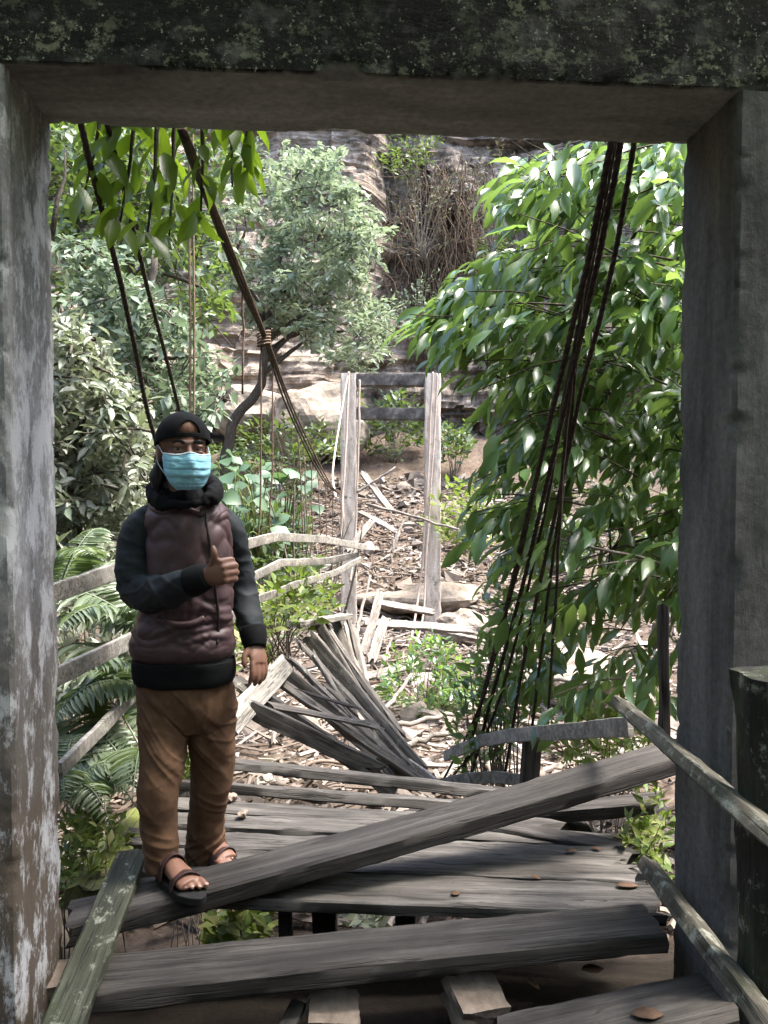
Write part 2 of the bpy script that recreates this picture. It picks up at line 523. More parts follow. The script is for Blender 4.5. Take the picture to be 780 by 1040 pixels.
# ------------------------------------------------------------------ planks, posts, beams: a rounded rectangular section with real length
def plank(name, p0, p1, w, th, mat, up=(0, 0, 1), parent=None, bow=0.0, side=0.0, rough=.004, seed=None, n=None, ragged=.02, taper=(1, 1), chamf=.12, mid=None, chip=0.0):
    """local X along the length, local Y across, local Z through the thickness. mid: list of (t, dy, dz) kinks"""
    p0, p1 = Vector(p0), Vector(p1)
    L = (p1 - p0).length
    X = (p1 - p0) / L
    Z = Vector(up)
    Z = (Z - X * Z.dot(X)).normalized()
    Yv = Z.cross(X)
    seed = rnd.random() * 100 if seed is None else seed
    n = n or max(6, min(60, int(L / .045)))
    hw, ht = w / 2, th / 2
    c = min(hw, ht) * chamf * 2
    ny = max(2, min(8, int(w / .03)))
    nzc = max(1, min(18 if chip else 4, int(th / .03)))
    if chip: ny = max(ny, 14)
    prof = []
    for i in range(ny + 1): prof.append((-hw + c + (w - 2 * c) * i / ny, ht))
    for i in range(nzc + 1): prof.append((hw, ht - c - (th - 2 * c) * i / nzc))
    for i in range(ny + 1): prof.append((hw - c - (w - 2 * c) * i / ny, -ht))
    for i in range(nzc + 1): prof.append((-hw, -ht + c + (th - 2 * c) * i / nzc))
    m = len(prof)
    v, f = [], []
    ks = [(0, 0, 0)] + (mid or []) + [(1, 0, 0)]
    for i in range(n + 1):
        t = i / n
        x = (t - .5) * L
        s = taper[0] * (1 - t) + taper[1] * t
        dy = side * 4 * t * (1 - t)
        dz = bow * 4 * t * (1 - t)
        dy += np.interp(t, [k[0] for k in ks], [k[1] for k in ks])
        dz += np.interp(t, [k[0] for k in ks], [k[2] for k in ks])
        dy += .5 * rough * nz(x * 3, seed, 1)
        for (yy, zz) in prof:
            q = nz(x * 7 + seed, yy * 25, zz * 25 + 3.3) * rough + nz(x * 28 + seed, yy * 60, zz * 60) * rough * .5
            rr = 1 + q / max(.012, min(hw, ht))
            xo = 0
            if chip and abs(yy) > hw * .90 and abs(zz) > ht * .90:
                cq = max(0.0, nz(x * 5 + seed, math.copysign(3, yy), math.copysign(5, zz)) - .12) + .6 * max(0.0, nz(x * 21 + seed, math.copysign(7, yy), math.copysign(9, zz)) - .2)
                rr *= 1 - chip * cq / ht
                q -= chip * cq
            if i in (0, n) and ragged:
                xo = ragged * nz(yy * 40 + seed, zz * 55, i) * 1.4
            v.append((x + xo, yy * s * (1 + q / hw) + dy, zz * s * rr + dz))
    for i in range(n):
        for j in range(m):
            k = (j + 1) % m
            f.append((i * m + j, (i + 1) * m + j, (i + 1) * m + k, i * m + k))
    f.append(tuple(range(m)))
    f.append(tuple(n * m + j for j in range(m))[::-1])
    me = bpy.data.meshes.new(name)
    me.from_pydata(v, [], f)
    me.update()
    me.materials.append(mat)
    me.polygons.foreach_set('use_smooth', [True] * len(me.polygons))
    try:
        me.set_sharp_from_angle(angle=R(38))
    except Exception:
        pass
    o = bpy.data.objects.new(name, me)
    C.objects.link(o)
    mt = Matrix((X, Yv, Z)).transposed().to_4x4()
    mt.translation = (p0 + p1) / 2
    if parent is not None:
        o.parent = parent
        mt.translation -= parent_loc(parent)
        o.matrix_basis = mt
    else:
        o.matrix_basis = mt
    return o


# ------------------------------------------------------------------ terrain
def ground_h(x, y):
    prof = float(np.interp(y, [-40, -12, -5, 0, 1.9, 2.7, 4, 7, 12, 18, 20, 22, 28, 31, 36, 80],
                           [16, 9.5, 4.6, -.2, -.2, -.32, -1.0, -1.55, -2.05, -1.95, -1.35, -.55, 2.1, 3.3, 5, 9]))  # rise behind the camera steepened to cut light from that side
    lb = ss(-1.6, -5.5, x) * ss(2.2, 5, y) * (1 - ss(22, 30, y)) * 2.3
    lb2 = ss(-6, -22, x) * 11
    rb = ss(3.0, 7.5, x) * ss(3, 6, y) * (1 - ss(16, 26, y)) * 1.0
    rb2 = ss(7, 22, x) * 10
    nearL = ss(-1.2, -2.6, x) * (1 - ss(3, 6, y)) * .35
    rough = .16 * fbm(x * .7, y * .7, 2.0) + .05 * fbm(x * 3, y * 3, 5.0)
    far = ss(3, 8, y)
    return prof + lb + lb2 + rb + rb2 + nearL + rough * (.35 + .9 * far)


def build_ground():
    u = np.linspace(-1, 1, 230)
    xs = np.sinh(u * 3.2) / math.sinh(3.2) * 80
    w = np.linspace(-1, 1, 250)
    ys = 9 + np.sinh(w * 2.6) / math.sinh(2.6) * 72
    v = [(x, y, ground_h(x, y)) for y in ys for x in xs]
    nx = len(xs)
    f = [(j * nx + i, j * nx + i + 1, (j + 1) * nx + i + 1, (j + 1) * nx + i) for j in range(len(ys) - 1) for i in range(nx - 1)]
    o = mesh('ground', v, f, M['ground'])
    tag(o, 'muddy valley floor and banks with silt and leaf litter', 'ground', kind='structure')


build_ground()


def cliff_y(x, z):
    y = 31.5 - (abs(x) / 13.0) ** 2 * 3.0
    y += .055 * (z - 3)                              # slight lean back
    st = math.floor(z * .62 + .6 * nz(x * .09, z * .1, 3))
    led = nz(st * 7.3, 1.7, x * .05) * 1.3
    st2 = math.floor(z * 2.1 + .8 * nz(x * .15, z * .2, 8))
    led += nz(st2 * 3.1, x * .22, 5.0) * .65
    bl = nz(math.floor(x * .5 + nz(z * .3, 1, 1)) * 5.1, math.floor(z * .45 + .4 * nz(x * .3, 2, z * .1)) * 3.3, 2) * 1.1
    y += led + bl + 1.1 * fbm(x * .16, z * .16, 4) + .30 * fbm(x * .9, z * .9, 1) + .1 * fbm(x * 3, z * 3, 1)
    y += 2.3 * ss(-.9, .5, x) * ss(7.5, 9.5, z)      # the dark recess to the right of the pale buttress
    y -= 1.1 * ss(7.6, 5.2, z) * ss(-1, -3, x)       # bulging foot on the left
    y += 1.3 * ss(4.6, 4.0, z) * ss(-5, -6, x)       # undercut at the foot
    return y


def build_cliff():
    xs = np.concatenate([np.linspace(-40, -14, 45)[:-1], np.linspace(-14, 14, 190), np.linspace(14, 40, 45)[1:]])
    zs = np.linspace(1.0, 25, 190)
    v = [(x, cliff_y(x, z), z) for z in zs for x in xs]
    nx = len(xs)
    for x in xs: v.append((x, cliff_y(x, 25) + 25, 31 + 2 * nz(x * .2, 1, 1)))
    f = [(j * nx + i, j * nx + i + 1, (j + 1) * nx + i + 1, (j + 1) * nx + i) for j in range(len(zs)) for i in range(nx - 1)]
    o = mesh('cliff', v, f, M['cliff'], smooth=False)
    tag(o, 'layered grey brown rock cliff closing the valley', 'cliff', kind='structure')


build_cliff()

# ------------------------------------------------------------------ near gateway
GATE_YAW = math.atan2(.14, 2.02)
gx = Vector((math.cos(GATE_YAW), math.sin(GATE_YAW), 0))
gy = Vector((-math.sin(GATE_YAW), math.cos(GATE_YAW), 0))
BL = P(52, 150, 2.46); BL.z = 0
BR = BL + gx * 2.05
TOP = 2.605
DEP = .355
gate = empty('concrete_gateway', (0, 2.3, -.5), 'stained concrete gateway framing the whole view, standing over the planks', 'gateway')
# pillars run from the ground to the beam
pw = .42
lc = BL - gy * (DEP / 2) - gx * (pw / 2)
plank('pillar', lc + Vector((0, 0, -.75)), lc + Vector((.0, 0, TOP)), DEP, pw, M['pillar_pale'], up=gx, parent=gate, rough=.003, n=240, ragged=0, chamf=.03, chip=.032)['label'] = 'pale pillar with peeling whitewash'
rc = BR - gy * (DEP / 2) + gx * (pw / 2)
plank('pillar', rc + Vector((0, 0, -.75)), rc + Vector((.0, 0, TOP)), DEP, pw, M['pillar_dark'], up=gx, parent=gate, rough=.003, n=240, ragged=0, chamf=.03, chip=.032)['label'] = 'dark damp pillar beside the mossy post'
bc0 = BL - gy * (DEP / 2) - gx * (pw + .05) + Vector((0, 0, TOP + .285))
bc1 = BR - gy * (DEP / 2) + gx * (pw + .05) + Vector((0, 0, TOP + .285))
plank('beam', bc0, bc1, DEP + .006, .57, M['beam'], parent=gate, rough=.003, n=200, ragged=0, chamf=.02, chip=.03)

# ------------------------------------------------------------------ far gateway
FG = 18.0
fgx0 = P(354, 380, FG); fgx1 = P(439, 380, FG - .4)
fgate = empty('concrete_gateway', (fgx1.x - 1, FG, -2), 'narrow bleached concrete gateway standing in the river rubble', 'gateway')
fb0 = Vector((fgx0.x, fgx0.y, -2.3)); fb1 = Vector((fgx1.x + .02, fgx1.y, -2.3))
plank('pillar', fb0, fgx0, .36, .36, M['far_concrete'], up=(0, 1, 0), parent=fgate, rough=.02, ragged=0, n=60, chamf=.06)
plank('pillar', fb1, fgx1, .36, .36, M['far_concrete'], up=(0, 1, 0), parent=fgate, rough=.02, ragged=0, n=60, chamf=.06)
for (pa, pb, h, dd, lab) in ((386, 386, .30, .30, 'blackened top beam'), (420, 421, .27, .22, 'stained lower cross beam')):
    a = P(362, pa, FG); b = P(432, pb, FG - .38)
    plank('beam', a, b, dd, h, M['far_beam'], parent=fgate, rough=.015, ragged=0, n=30, chamf=.06)['label'] = lab

# ------------------------------------------------------------------ boards near the camera
def board(name, a, b, w, th, mat, label, cat='plank', group=None, **k):
    o = plank(name, a, b, w, th, M[mat], **k)
    return tag(o, label, cat, group)


# threshold plank (three-board look comes from its grain), running between the two pillars
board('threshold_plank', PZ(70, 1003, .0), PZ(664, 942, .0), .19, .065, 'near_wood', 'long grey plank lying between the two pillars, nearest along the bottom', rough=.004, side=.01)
# big loose beam lying diagonally over the deck
board('loose_beam', P(72, 938, 2.50), P(676, 771, 3.12), .175, .07, 'beam_wood', 'long dark beam lying diagonally across the deck under the man\'s foot', rough=.004, bow=-.012)
# greenish plank, lower left
board('mossy_plank', PZ(60, 1052, .05) + Vector((0, 0, .0)), P(134, 868, 2.78), .11, .035, 'moss_wood', 'greenish plank slanting up from the bottom left corner beside the pale pillar', rough=.003)
board('stringer', PZ(88, 908, -.02), PZ(146, 826, -.02), .14, .05, 'yellow_moss', 'short yellow mossy board along the left edge of the deck', rough=.008, ragged=.05)
# right near handrails and post
board('handrail', P(632, 716, 2.86), P(800, 862, 1.62), .085, .042, 'lich_wood', 'upper of two lichen covered handrail boards running toward the mossy post', rough=.004, up=(.55, 0, 1))
board('handrail', P(657, 878, 2.62), P(796, 1062, 1.60), .06, .05, 'lich_wood', 'lower of two lichen covered handrail boards running toward the mossy post', rough=.004, up=(.5, 0, 1))
board('mossy_post', P(786, 1070, 1.90), P(780, 684, 1.90), .15, .13, 'post_wood', 'thick upright timber post with green lichen against the dark pillar', 'post', up=(1, 0, 0), rough=.012, chamf=.2, ragged=0)
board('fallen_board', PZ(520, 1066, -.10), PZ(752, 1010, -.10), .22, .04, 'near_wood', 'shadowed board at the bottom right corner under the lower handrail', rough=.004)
board('gate_stake', P(675, 760, 2.78), P(673, 615, 2.80), .05, .03, 'beam_wood', 'thin dark stake rising behind the dark pillar', 'stake', up=(1, 0, 0))

for k in range(10):  # unseen walkway planks, added to keep light off the ground below
    y = 1.87 - k * .235
    board('added_approach_plank', (-1.25, y - .05 + rnd.gauss(0, .01), .0), (1.22, y + .06 + rnd.gauss(0, .01), .0), .215, .045, 'near_wood', 'unseen walkway plank added on the near side to block light', group='unseen walkway planks added on the near side to block light')
# deck cross planks ------------------------------------------------
G_DECK = 'cross planks of the bridge deck'
deck = [
    ((140, 899, .02), (664, 918, .0), .185, 'nearest deck plank, pale and broad, with a fallen leaf on it'),
    ((138, 874, .0), (652, 893, .0), .135, 'second deck plank from the front, passing under the loose beam'),
    ((140, 853, .0), (640, 874, .0), .125, 'third deck plank, ending in green moss on the right'),
    ((150, 835, .0), (622, 858, -.01), .12, 'fourth deck plank, behind the man\'s rear foot'),
    ((165, 818, .0), (560, 842, -.02), .10, 'fifth deck plank, partly split along its edge'),
    ((185, 797, .04), (512, 822, .0), .13, 'raised deck plank with a black shadowed front edge'),
    ((200, 772, .05), (510, 806, .0), .16, 'farthest level deck plank, tilted with its dark edge showing'),
]
for i, (a, b, w, lab) in enumerate(deck):
    tilt = (0, -.05, 1) if i < 5 else (0, .28, 1)
    board('deck_plank', PZ(*a), PZ(*b), w, .045, 'deck', lab, group=G_DECK, up=(tilt[0], tilt[1] + (.0, .06, -.05, .04, -.06, .05, 0)[i], tilt[2]), rough=.006, ragged=.13, side=(.0, .012, -.01, .014, -.012, .01, 0)[i])
board('deck_plank', P(506, 842, 3.22), P(640, 866, 3.02), .10, .05, 'beam_wood', 'short broken dark plank under the right end of the loose beam', group=G_DECK, rough=.008, ragged=.05)
board('deck_plank', P(548, 826, 3.42), P(668, 816, 3.25), .12, .06, 'beam_wood', 'dark plank stub behind the loose beam by the dark pillar', group=G_DECK, rough=.006, ragged=.05)
# supports under the deck
for (x, y0, y1, Y, w) in ((290, 915, 1000, 2.95, .05), (330, 915, 1010, 3.1, .10), (412, 918, 1000, 3.0, .08)):
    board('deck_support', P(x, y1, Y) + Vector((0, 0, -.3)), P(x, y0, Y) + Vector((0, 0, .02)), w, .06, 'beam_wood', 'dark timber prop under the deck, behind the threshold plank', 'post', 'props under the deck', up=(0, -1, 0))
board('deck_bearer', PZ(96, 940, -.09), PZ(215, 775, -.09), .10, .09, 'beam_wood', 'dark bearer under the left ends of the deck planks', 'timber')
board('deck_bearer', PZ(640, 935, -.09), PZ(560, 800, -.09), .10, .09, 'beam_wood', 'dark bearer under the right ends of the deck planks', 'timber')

# collapsed, fanned planks ------------------------------------------
G_FAN = 'collapsed planks fanned out past the deck'
fan = [
    ((250, 722, 4.45), (392, 792, 4.55), .15, 'lowest dark plank of the collapsed fan, just past the deck'),
    ((262, 703, 4.75), (412, 793, 4.75), .15, 'dark plank with a bright top edge, second up in the fan'),
    ((283, 690, 5.05), (428, 797, 4.95), .13, 'splintered pale plank in the middle of the fan'),
    ((287, 678, 5.3), (430, 793, 5.10), .15, 'brown rotten plank with a broken end in the fan'),
    ((296, 668, 5.6), (428, 790, 5.2), .12, 'narrow mossy plank below the steep planks of the fan'),
    ((304, 655, 5.9), (430, 788, 5.35), .15, 'thin grey plank at the foot of the steep planks'),
    ((314, 640, 6.2), (425, 784, 5.5), .17, 'steep broad plank with a square broken end, longest of the fan'),
    ((322, 634, 6.5), (404, 772, 5.9), .12, 'steep dark plank right of the longest fan plank'),
    ((331, 632, 6.8), (398, 764, 6.2), .12, 'steep thin plank near the top of the fan'),
    ((340, 630, 7.1), (392, 752, 6.5), .12, 'pale upright plank on the right side of the fan'),
    ((349, 628, 7.4), (386, 738, 6.9), .12, 'rightmost upright plank of the fan, bleached white'),
    ((318, 652, 5.75), (372, 742, 5.45), .07, 'short splinter of plank lying in the fan'),
]
for i, (a, b, w, lab) in enumerate(fan):
    a = (a[0] + rnd.gauss(0, 4), a[1] + rnd.gauss(0, 5), a[2]); b = (b[0] + rnd.gauss(-4, 8), b[1] + rnd.gauss(-3, 6), b[2] + rnd.gauss(0, .1))
    A, B = P(*a), P(*b)
    d = (B - A).normalized()
    up = Vector((0, -1, 0)).cross(d) * (1 if d.x > 0 else -1)
    edge = i in (0, 1, 3, 6, 7, 9)
    if edge:      # lying on edge: broad face toward the viewer and slightly down, lit only along the top edge
        nrm = Vector((rnd.gauss(0, .18), -1, rnd.gauss(-.2, .25))); nrm = (nrm - d * nrm.dot(d)).normalized()
    else:
        nrm = Vector((rnd.gauss(.5, .3), rnd.gauss(-.3, .25), 1))
    board('fan_plank', A, B, w * (.70 if edge else .50), .042 if edge else .03, 'fan_wood' if i not in (0, 1) else 'deck', lab, group=G_FAN, up=nrm, rough=.007, ragged=.12, side=rnd.uniform(-.01, .01), bow=rnd.uniform(-.006, .006))
for k in range(11):
    t0 = rnd.random()
    a0 = P(250 + 100 * t0 + rnd.gauss(0, 8), 712 - 84 * t0 ** .8 + rnd.gauss(0, 7), 4.4 + 2.8 * t0)
    b0 = P(405 + rnd.gauss(0, 26) - 25 * t0, 770 - 20 * t0 + rnd.gauss(0, 14), 4.7 + 1.8 * t0)
    q0, q1 = sorted((rnd.uniform(0, .45), rnd.uniform(.5, 1)))
    board('plank_splinter', a0.lerp(b0, q0), a0.lerp(b0, q1), rnd.uniform(.02, .05), rnd.uniform(.008, .018), rnd.choice(('fan_wood', 'drift', 'fan_wood', 'beam_wood')), 'thin splinter of broken plank lying among the fanned planks', 'splinter', 'splinters lying among the fanned planks', up=(rnd.gauss(.2, .4), -.4, 1), rough=.006, ragged=.16)
for (a, b, w_, lab) in (((352, 632, 7.6), (372, 716, 7.0), .07, 'bleached strip standing right of the fan, the straightest one'), ((360, 640, 7.9), (379, 722, 7.2), .05, 'bleached strip right of the fan, nearest to the leaning pale pole'), ((240, 690, 4.9), (300, 742, 4.8), .08, 'loose grey board crossing under the low end of the fan'), ((300, 700, 5.4), (398, 786, 5.0), .045, 'yellowish strip lying across the middle of the fan')):
    board('loose_strip', P(*a), P(*b), w_, .022, 'drift' if w_ < .08 else 'fan_wood', lab, up=(.2, -.8, .6), rough=.007, ragged=.12)
board('edge_board', P(232, 737, 4.15), P(291, 674, 5.2), .14, .035, 'rail_wood', 'bleached board beside the man\'s hanging hand, across the ends of the fan', up=(.8, -.5, .6))
board('edge_board', P(298, 634, 6.1), P(352, 626, 7.2), .12, .05, 'rail_wood', 'short bleached board capping the top of the fan')

# left rails ---------------------------------------------------------
G_RAIL = 'bleached handrails along the left side of the bridge'
def poly_rail(pts, w, lab, mat='rail_wood', name='handrail', group=G_RAIL, th=.022, cat='handrail', r=.003):
    ctrl = [tuple(P(*p)) for p in pts]
    # dense piecewise path, only slightly rounded at the breaks
    out = []
    for a, b in zip(ctrl[:-1], ctrl[1:]):
        for k in range(8):
            out.append(np.array(a) * (1 - k / 8) + np.array(b) * k / 8)
    out.append(np.array(ctrl[-1]))
    out = np.array(out)
    sm = out.copy(); sm[1:-1] = (out[:-2] + 14 * out[1:-1] + out[2:]) / 16
    sd = rnd.random() * 50
    sm += np.array([[nz(i * .4, sd, 0) * r, 0, nz(i * .4, sd, 5) * r] for i in range(len(sm))])
    c = sm.mean(axis=0)
    T, N, B = frames(sm - c, (0, 0, 1))
    v, f = loft(sm - c, N * (w / 2), B * (th / 2), 24, 9.0)
    v = v + np.array([[nz(q[0] * 14, q[1] * 14, q[2] * 14 + sd), 0, nz(q[0] * 17, q[1] * 17 + sd, q[2] * 17)] for q in v]) * .0035
    o = mesh(name, v, f, M[mat])
    o.data.set_sharp_from_angle(angle=R(35))
    o.location = c
    return tag(o, lab, cat, group)


poly_rail([(50, 604, 2.55), (112, 582, 2.95), (238, 556, 4.6), (280, 545, 5.3), (330, 548, 6.8), (372, 556, 8.2)], .066, 'uppermost handrail on the left, passing behind the man at elbow height')
poly_rail([(52, 690, 2.55), (130, 652, 3.1), (250, 590, 5.2), (284, 572, 6.1), (330, 570, 7.2), (362, 564, 8.0)], .066, 'middle handrail on the left, passing behind the man at hem height')
poly_rail([(60, 783, 2.7), (142, 700, 3.6), (250, 614, 5.3), (300, 594, 6.4), (340, 582, 7.3), (366, 568, 8.0)], .06, 'lowest handrail on the left, with a thick pale end beyond the man')
# right broken rails
poly_rail([(640, 738, 2.85), (600, 741, 3.3), (520, 747, 4.2), (490, 752, 4.7), (452, 768, 5.3)], .075, 'sagging bleached rail on the right between the cables and the dark pillar', group=None)
poly_rail([(545, 795, 4.3), (505, 789, 4.6), (470, 791, 4.9), (446, 797, 5.1)], .07, 'short pale broken rail lying behind the loose beam', group=None)
poly_rail([(446, 797, 5.12), (430, 785, 5.35), (414, 774, 5.6)], .06, 'small bent pale rail end beside the foot of the fan', group=None)
board('rail_post', P(537, 800, 4.2), P(541, 742, 4.2), .12, .09, 'beam_wood', 'stubby dark post under the sagging right rail', 'post', up=(1, 0, 0))

# ------------------------------------------------------------------ cables
def cable(name, pts, r, mat, label, cat='cable', group=None, n=40, strands=1, spread=.02, segs=7, wob=.006):
    mb = MB()
    c = catmull([tuple(P(*p)) for p in pts], n)
    for s in range(strands):
        o = np.array([rnd.uniform(-spread, spread), rnd.uniform(-spread, spread), rnd.uniform(-spread, spread)]) if strands > 1 else np.zeros(3)
        sd = rnd.random() * 100
        q = c + o + np.array([[nz(i * .23, sd, 0), nz(i * .23, sd, 9), 0] for i in range(n)]) * wob
        if r >= .011:
            q = catmull(q, n * 5)
            T, N, B = frames(q)
            s_ = np.concatenate([[0], np.cumsum(np.linalg.norm(np.diff(q, axis=0), axis=1))]) / .11 * 2 * math.pi
            for h in range(3):
                ph = (s_ + h * 2.094)[:, None]
                mb.add(*tube(q + (np.cos(ph) * N + np.sin(ph) * B) * r * .38, r * .66, 6))
        else:
            mb.add(*tube(q, r, segs))
    return tag(mb.build(name, M[mat]), label, cat, group)


# left main bundle: three separate cables hanging side by side, then tied off near the far end
for k, (dx, lab) in enumerate(((-2, 'left strand of the rusty suspension cable running down past the man\'s head'), (1, 'middle strand of the rusty suspension cable running down past the man\'s head'), (4, 'right strand of the rusty suspension cable running down past the man\'s head'))):
    cable('suspension_cable', [(184 + dx, 132, 2.75), (212 + dx, 205, 3.5), (250 + dx, 300, 4.8), (268 + dx * .6, 342, 5.6), (298 + dx, 424, 7.6), (330 + dx * .8, 488, 10.2), (345, 502, 11.5)],
          .0095, 'cable_rust' if k == 2 else 'cable', lab, group='strands of the left suspension cable')
mb = MB()
for k in range(5):
    c = np.array(P(268, 338 + k * 3, 5.6))
    a = np.linspace(0, 2 * math.pi, 14)
    mb.add(*tube([c + np.array([.045 * math.cos(t), .035 * math.sin(t), .012 * math.cos(t)]) for t in a], .008, 6))
tag(mb.build('cable_knot', M['rope']), 'knot of rope lashed around the left suspension cable', 'knot')
cable('stay_cable', [(80, 118, 2.75), (100, 200, 3.0), (130, 320, 3.5), (156, 440, 4.1), (196, 560, 4.9)], .0125, 'cable', 'dark mouldy cable descending beside the pale pillar toward the man\'s cap')
cable('stay_cable', [(108, 118, 2.85), (128, 200, 3.2), (152, 300, 3.7), (182, 418, 4.5), (205, 520, 5.2)], .011, 'cable', 'thinner dark cable between the cap and the pale pillar, emerging from the leaves')
for dx in (0, 4):
    cable('hanging_rope', [(191 + dx, 100, 5.2), (192 + dx, 200, 5.2), (193 + dx, 330, 5.2), (193 + dx, 560, 5.2)], .008, 'rope', 'thin brown rope hanging straight down above the cap', 'rope', 'pair of brown ropes above the cap', n=24)
G_H = 'thin hanger ropes under the left suspension cable'
for (x0, y0, x1, y1, Y) in ((266, 345, 262, 560, 5.6), (277, 372, 274, 555, 6.2), (302, 440, 308, 560, 7.9), (308, 455, 312, 560, 8.4), (316, 470, 316, 565, 9.0), (246, 290, 246, 400, 4.7), (322, 480, 326, 560, 9.6), (331, 490, 330, 570, 10.3), (338, 497, 336, 580, 10.8)):
    cable('hanger_rope', [(x0, y0, Y), ((x0 + x1) / 2 + 1, (y0 + y1) / 2, Y), (x1, y1, Y)], .007, 'cable_rust', 'thin rusty hanger rope dangling from the left suspension cable', 'rope', G_H, n=16, segs=5, wob=.02)
# right bundle falling from the top of the gate to the ground
rb = [
    ([(622, 140, 2.72), (596, 270, 2.95), (560, 420, 3.4), (520, 590, 4.1), (492, 700, 4.7), (466, 800, 5.2)], .0135, 'thickest left cable of the slack bundle hanging in front of the green tree'),
    ([(631, 140, 2.72), (606, 270, 2.95), (572, 420, 3.4), (532, 590, 4.1), (502, 700, 4.7), (476, 796, 5.2)], .0125, 'second thick cable of the slack bundle, touching the first'),
    ([(645, 140, 2.75), (622, 270, 3.0), (590, 400, 3.35), (560, 540, 3.8), (534, 660, 4.3), (512, 790, 4.8)], .011, 'single dark cable to the right of the thick bundle'),
    ([(626, 140, 2.76), (603, 260, 2.98), (574, 400, 3.42), (545, 560, 4.0), (500, 730, 4.8), (455, 796, 5.3)], .009, 'frayed thin cable trailing left at the foot of the bundle'),
    ([(592, 290, 3.05), (577, 450, 3.5), (560, 580, 4.0), (540, 740, 4.5)], .009, 'thin cable at the right, hanging nearly straight'),
    ([(586, 330, 3.15), (572, 470, 3.5), (566, 580, 3.9), (556, 738, 4.4)], .008, 'thinnest wire beside the single dark cable'),
    ([(560, 420, 3.45), (520, 600, 4.15), (486, 720, 4.8), (446, 800, 5.4)], .008, 'loose dark wire sagging left of the bundle'),
]
for pts, r, lab in rb:
    cable('slack_cable', pts, r, 'cable', lab, group='slack cables on the right')
# pale ropes draped over the far gateway
for pts, lab in (
        ([(354, 378, 17.6), (352, 430, 17.5), (349, 500, 17.3), (346, 560, 17.0)], 'pale rope hanging over the left post of the far gateway'),
        ([(365, 386, 17.6), (364, 460, 17.6), (361, 540, 17.5), (356, 590, 17.2)], 'pale rope hanging inside the left post of the far gateway'),
        ([(440, 378, 17.3), (436, 450, 17.3), (431, 540, 17.2), (426, 600, 17.0), (416, 660, 16.2)], 'pale rope hanging over the right post of the far gateway'),
        ([(444, 380, 17.2), (439, 470, 17.2), (433, 560, 17.1), (427, 640, 16.6), (405, 700, 15.2)], 'long pale rope trailing from the right post to the shrub')):
    cable('draped_rope', pts, .028, 'rope_pale', lab, 'rope', n=30, segs=5, wob=.03)
cable('draped_rope', [(354, 378, 17.7), (343, 440, 16), (338, 480, 13.5), (341, 505, 11.4)], .02, 'rope_pale', 'pale rope from the far gateway down to the end of the left suspension cable', 'rope', n=24, segs=5)

# ------------------------------------------------------------------ foliage machinery
LEAF_V = np.array([(0, 0, 0), (.22, .34, .05), (.22, 0, 0), (.22, -.34, .05), (.55, .5, .03), (.55, 0, -.05), (.55, -.5, .03), (.82, .28, -.06), (.82, 0, -.12), (.82, -.28, -.06), (1, 0, -.22)])
LEAF_F = [(0, 2, 1), (0, 3, 2), (1, 2, 5, 4), (2, 3, 6, 5), (4, 5, 8, 7), (5, 6, 9, 8), (7, 8, 10), (8, 9, 10)]
LOW_V = np.array([(0, 0, 0), (.45, .5, .07), (1, 0, -.1), (.45, -.5, .07), (.45, 0, 0)])
LOW_F = [(0, 4, 1), (1, 4, 2), (0, 3, 4), (3, 2, 4)]


def unit(a):
    return a / (np.linalg.norm(a, axis=-1, keepdims=True) + 1e-9)


def leaf_geo(Pp, A, U, S, w=.42, low=False):
    Pp, A, U, S = np.asarray(Pp, float), unit(np.asarray(A, float)), np.asarray(U, float), np.asarray(S, float)
    side = unit(np.cross(U, A))
    Un = np.cross(A, side)
    tv, tf = (LOW_V, LOW_F) if low else (LEAF_V, LEAF_F)
    v = Pp[:, None, :] + S[:, None, None] * (tv[None, :, 0:1] * A[:, None, :] + w * tv[None, :, 1:2] * side[:, None, :] + tv[None, :, 2:3] * Un[:, None, :])
    k = len(tv)
    f = []
    for i in range(len(Pp)):
        b = i * k
        f.extend([tuple(j + b for j in q) for q in tf])
    return v.reshape(-1, 3), f


def sprays(centers, dirs, n, L, size, droop=.4, spread=1.0, up_jit=.5, rs=nrs, var=.35):
    """leaves set alternately along a twig at every centre"""
    Pp, A, U, S = [], [], [], []
    for c, t in zip(np.asarray(centers, float), unit(np.asarray(dirs, float))):
        m = max(2, int(n * rs.uniform(.7, 1.3)))
        h = rs.normal(size=3); h -= t * h.dot(t); h /= np.linalg.norm(h) + 1e-9
        h[2] *= .4
        for i in range(m):
            q = (i + .5) / m
            p = c + t * L * (q - .5) + np.array([0, 0, -droop * .35 * L * q * q])
            s = 1 if i % 2 else -1
            a = t * (.55 + .5 * q) + s * h * spread * (1 - .4 * q) + rs.normal(size=3) * .28 + np.array([0, 0, -droop])
            Pp.append(p + rs.normal(size=3) * L * .06)
            A.append(a)
            U.append(np.array([0, 0, 1.0]) + rs.normal(size=3) * up_jit)
            S.append(size * rs.uniform(1 - var, 1 + var))
    return np.array(Pp), np.array(A), np.array(U), np.array(S)


def in_poly(x, y, poly):
    r = False
    j = len(poly) - 1
    for i in range(len(poly)):
        xi, yi = poly[i]; xj, yj = poly[j]
        if (yi > y) != (yj > y) and x < (xj - xi) * (y - yi) / (yj - yi) + xi: r = not r
        j = i
    return r


def sample_poly(poly, n, Y0, Y1, dens=None, rs=rnd):
    xs = [p[0] for p in poly]; ys = [p[1] for p in poly]
    out = []
    while len(out) < n:
        x, y = rs.uniform(min(xs), max(xs)), rs.uniform(min(ys), max(ys))
        if not in_poly(x, y, poly): continue
        if dens and rs.random() > dens(x, y): continue
        out.append(P(x, y, rs.uniform(Y0, Y1)))
    return out


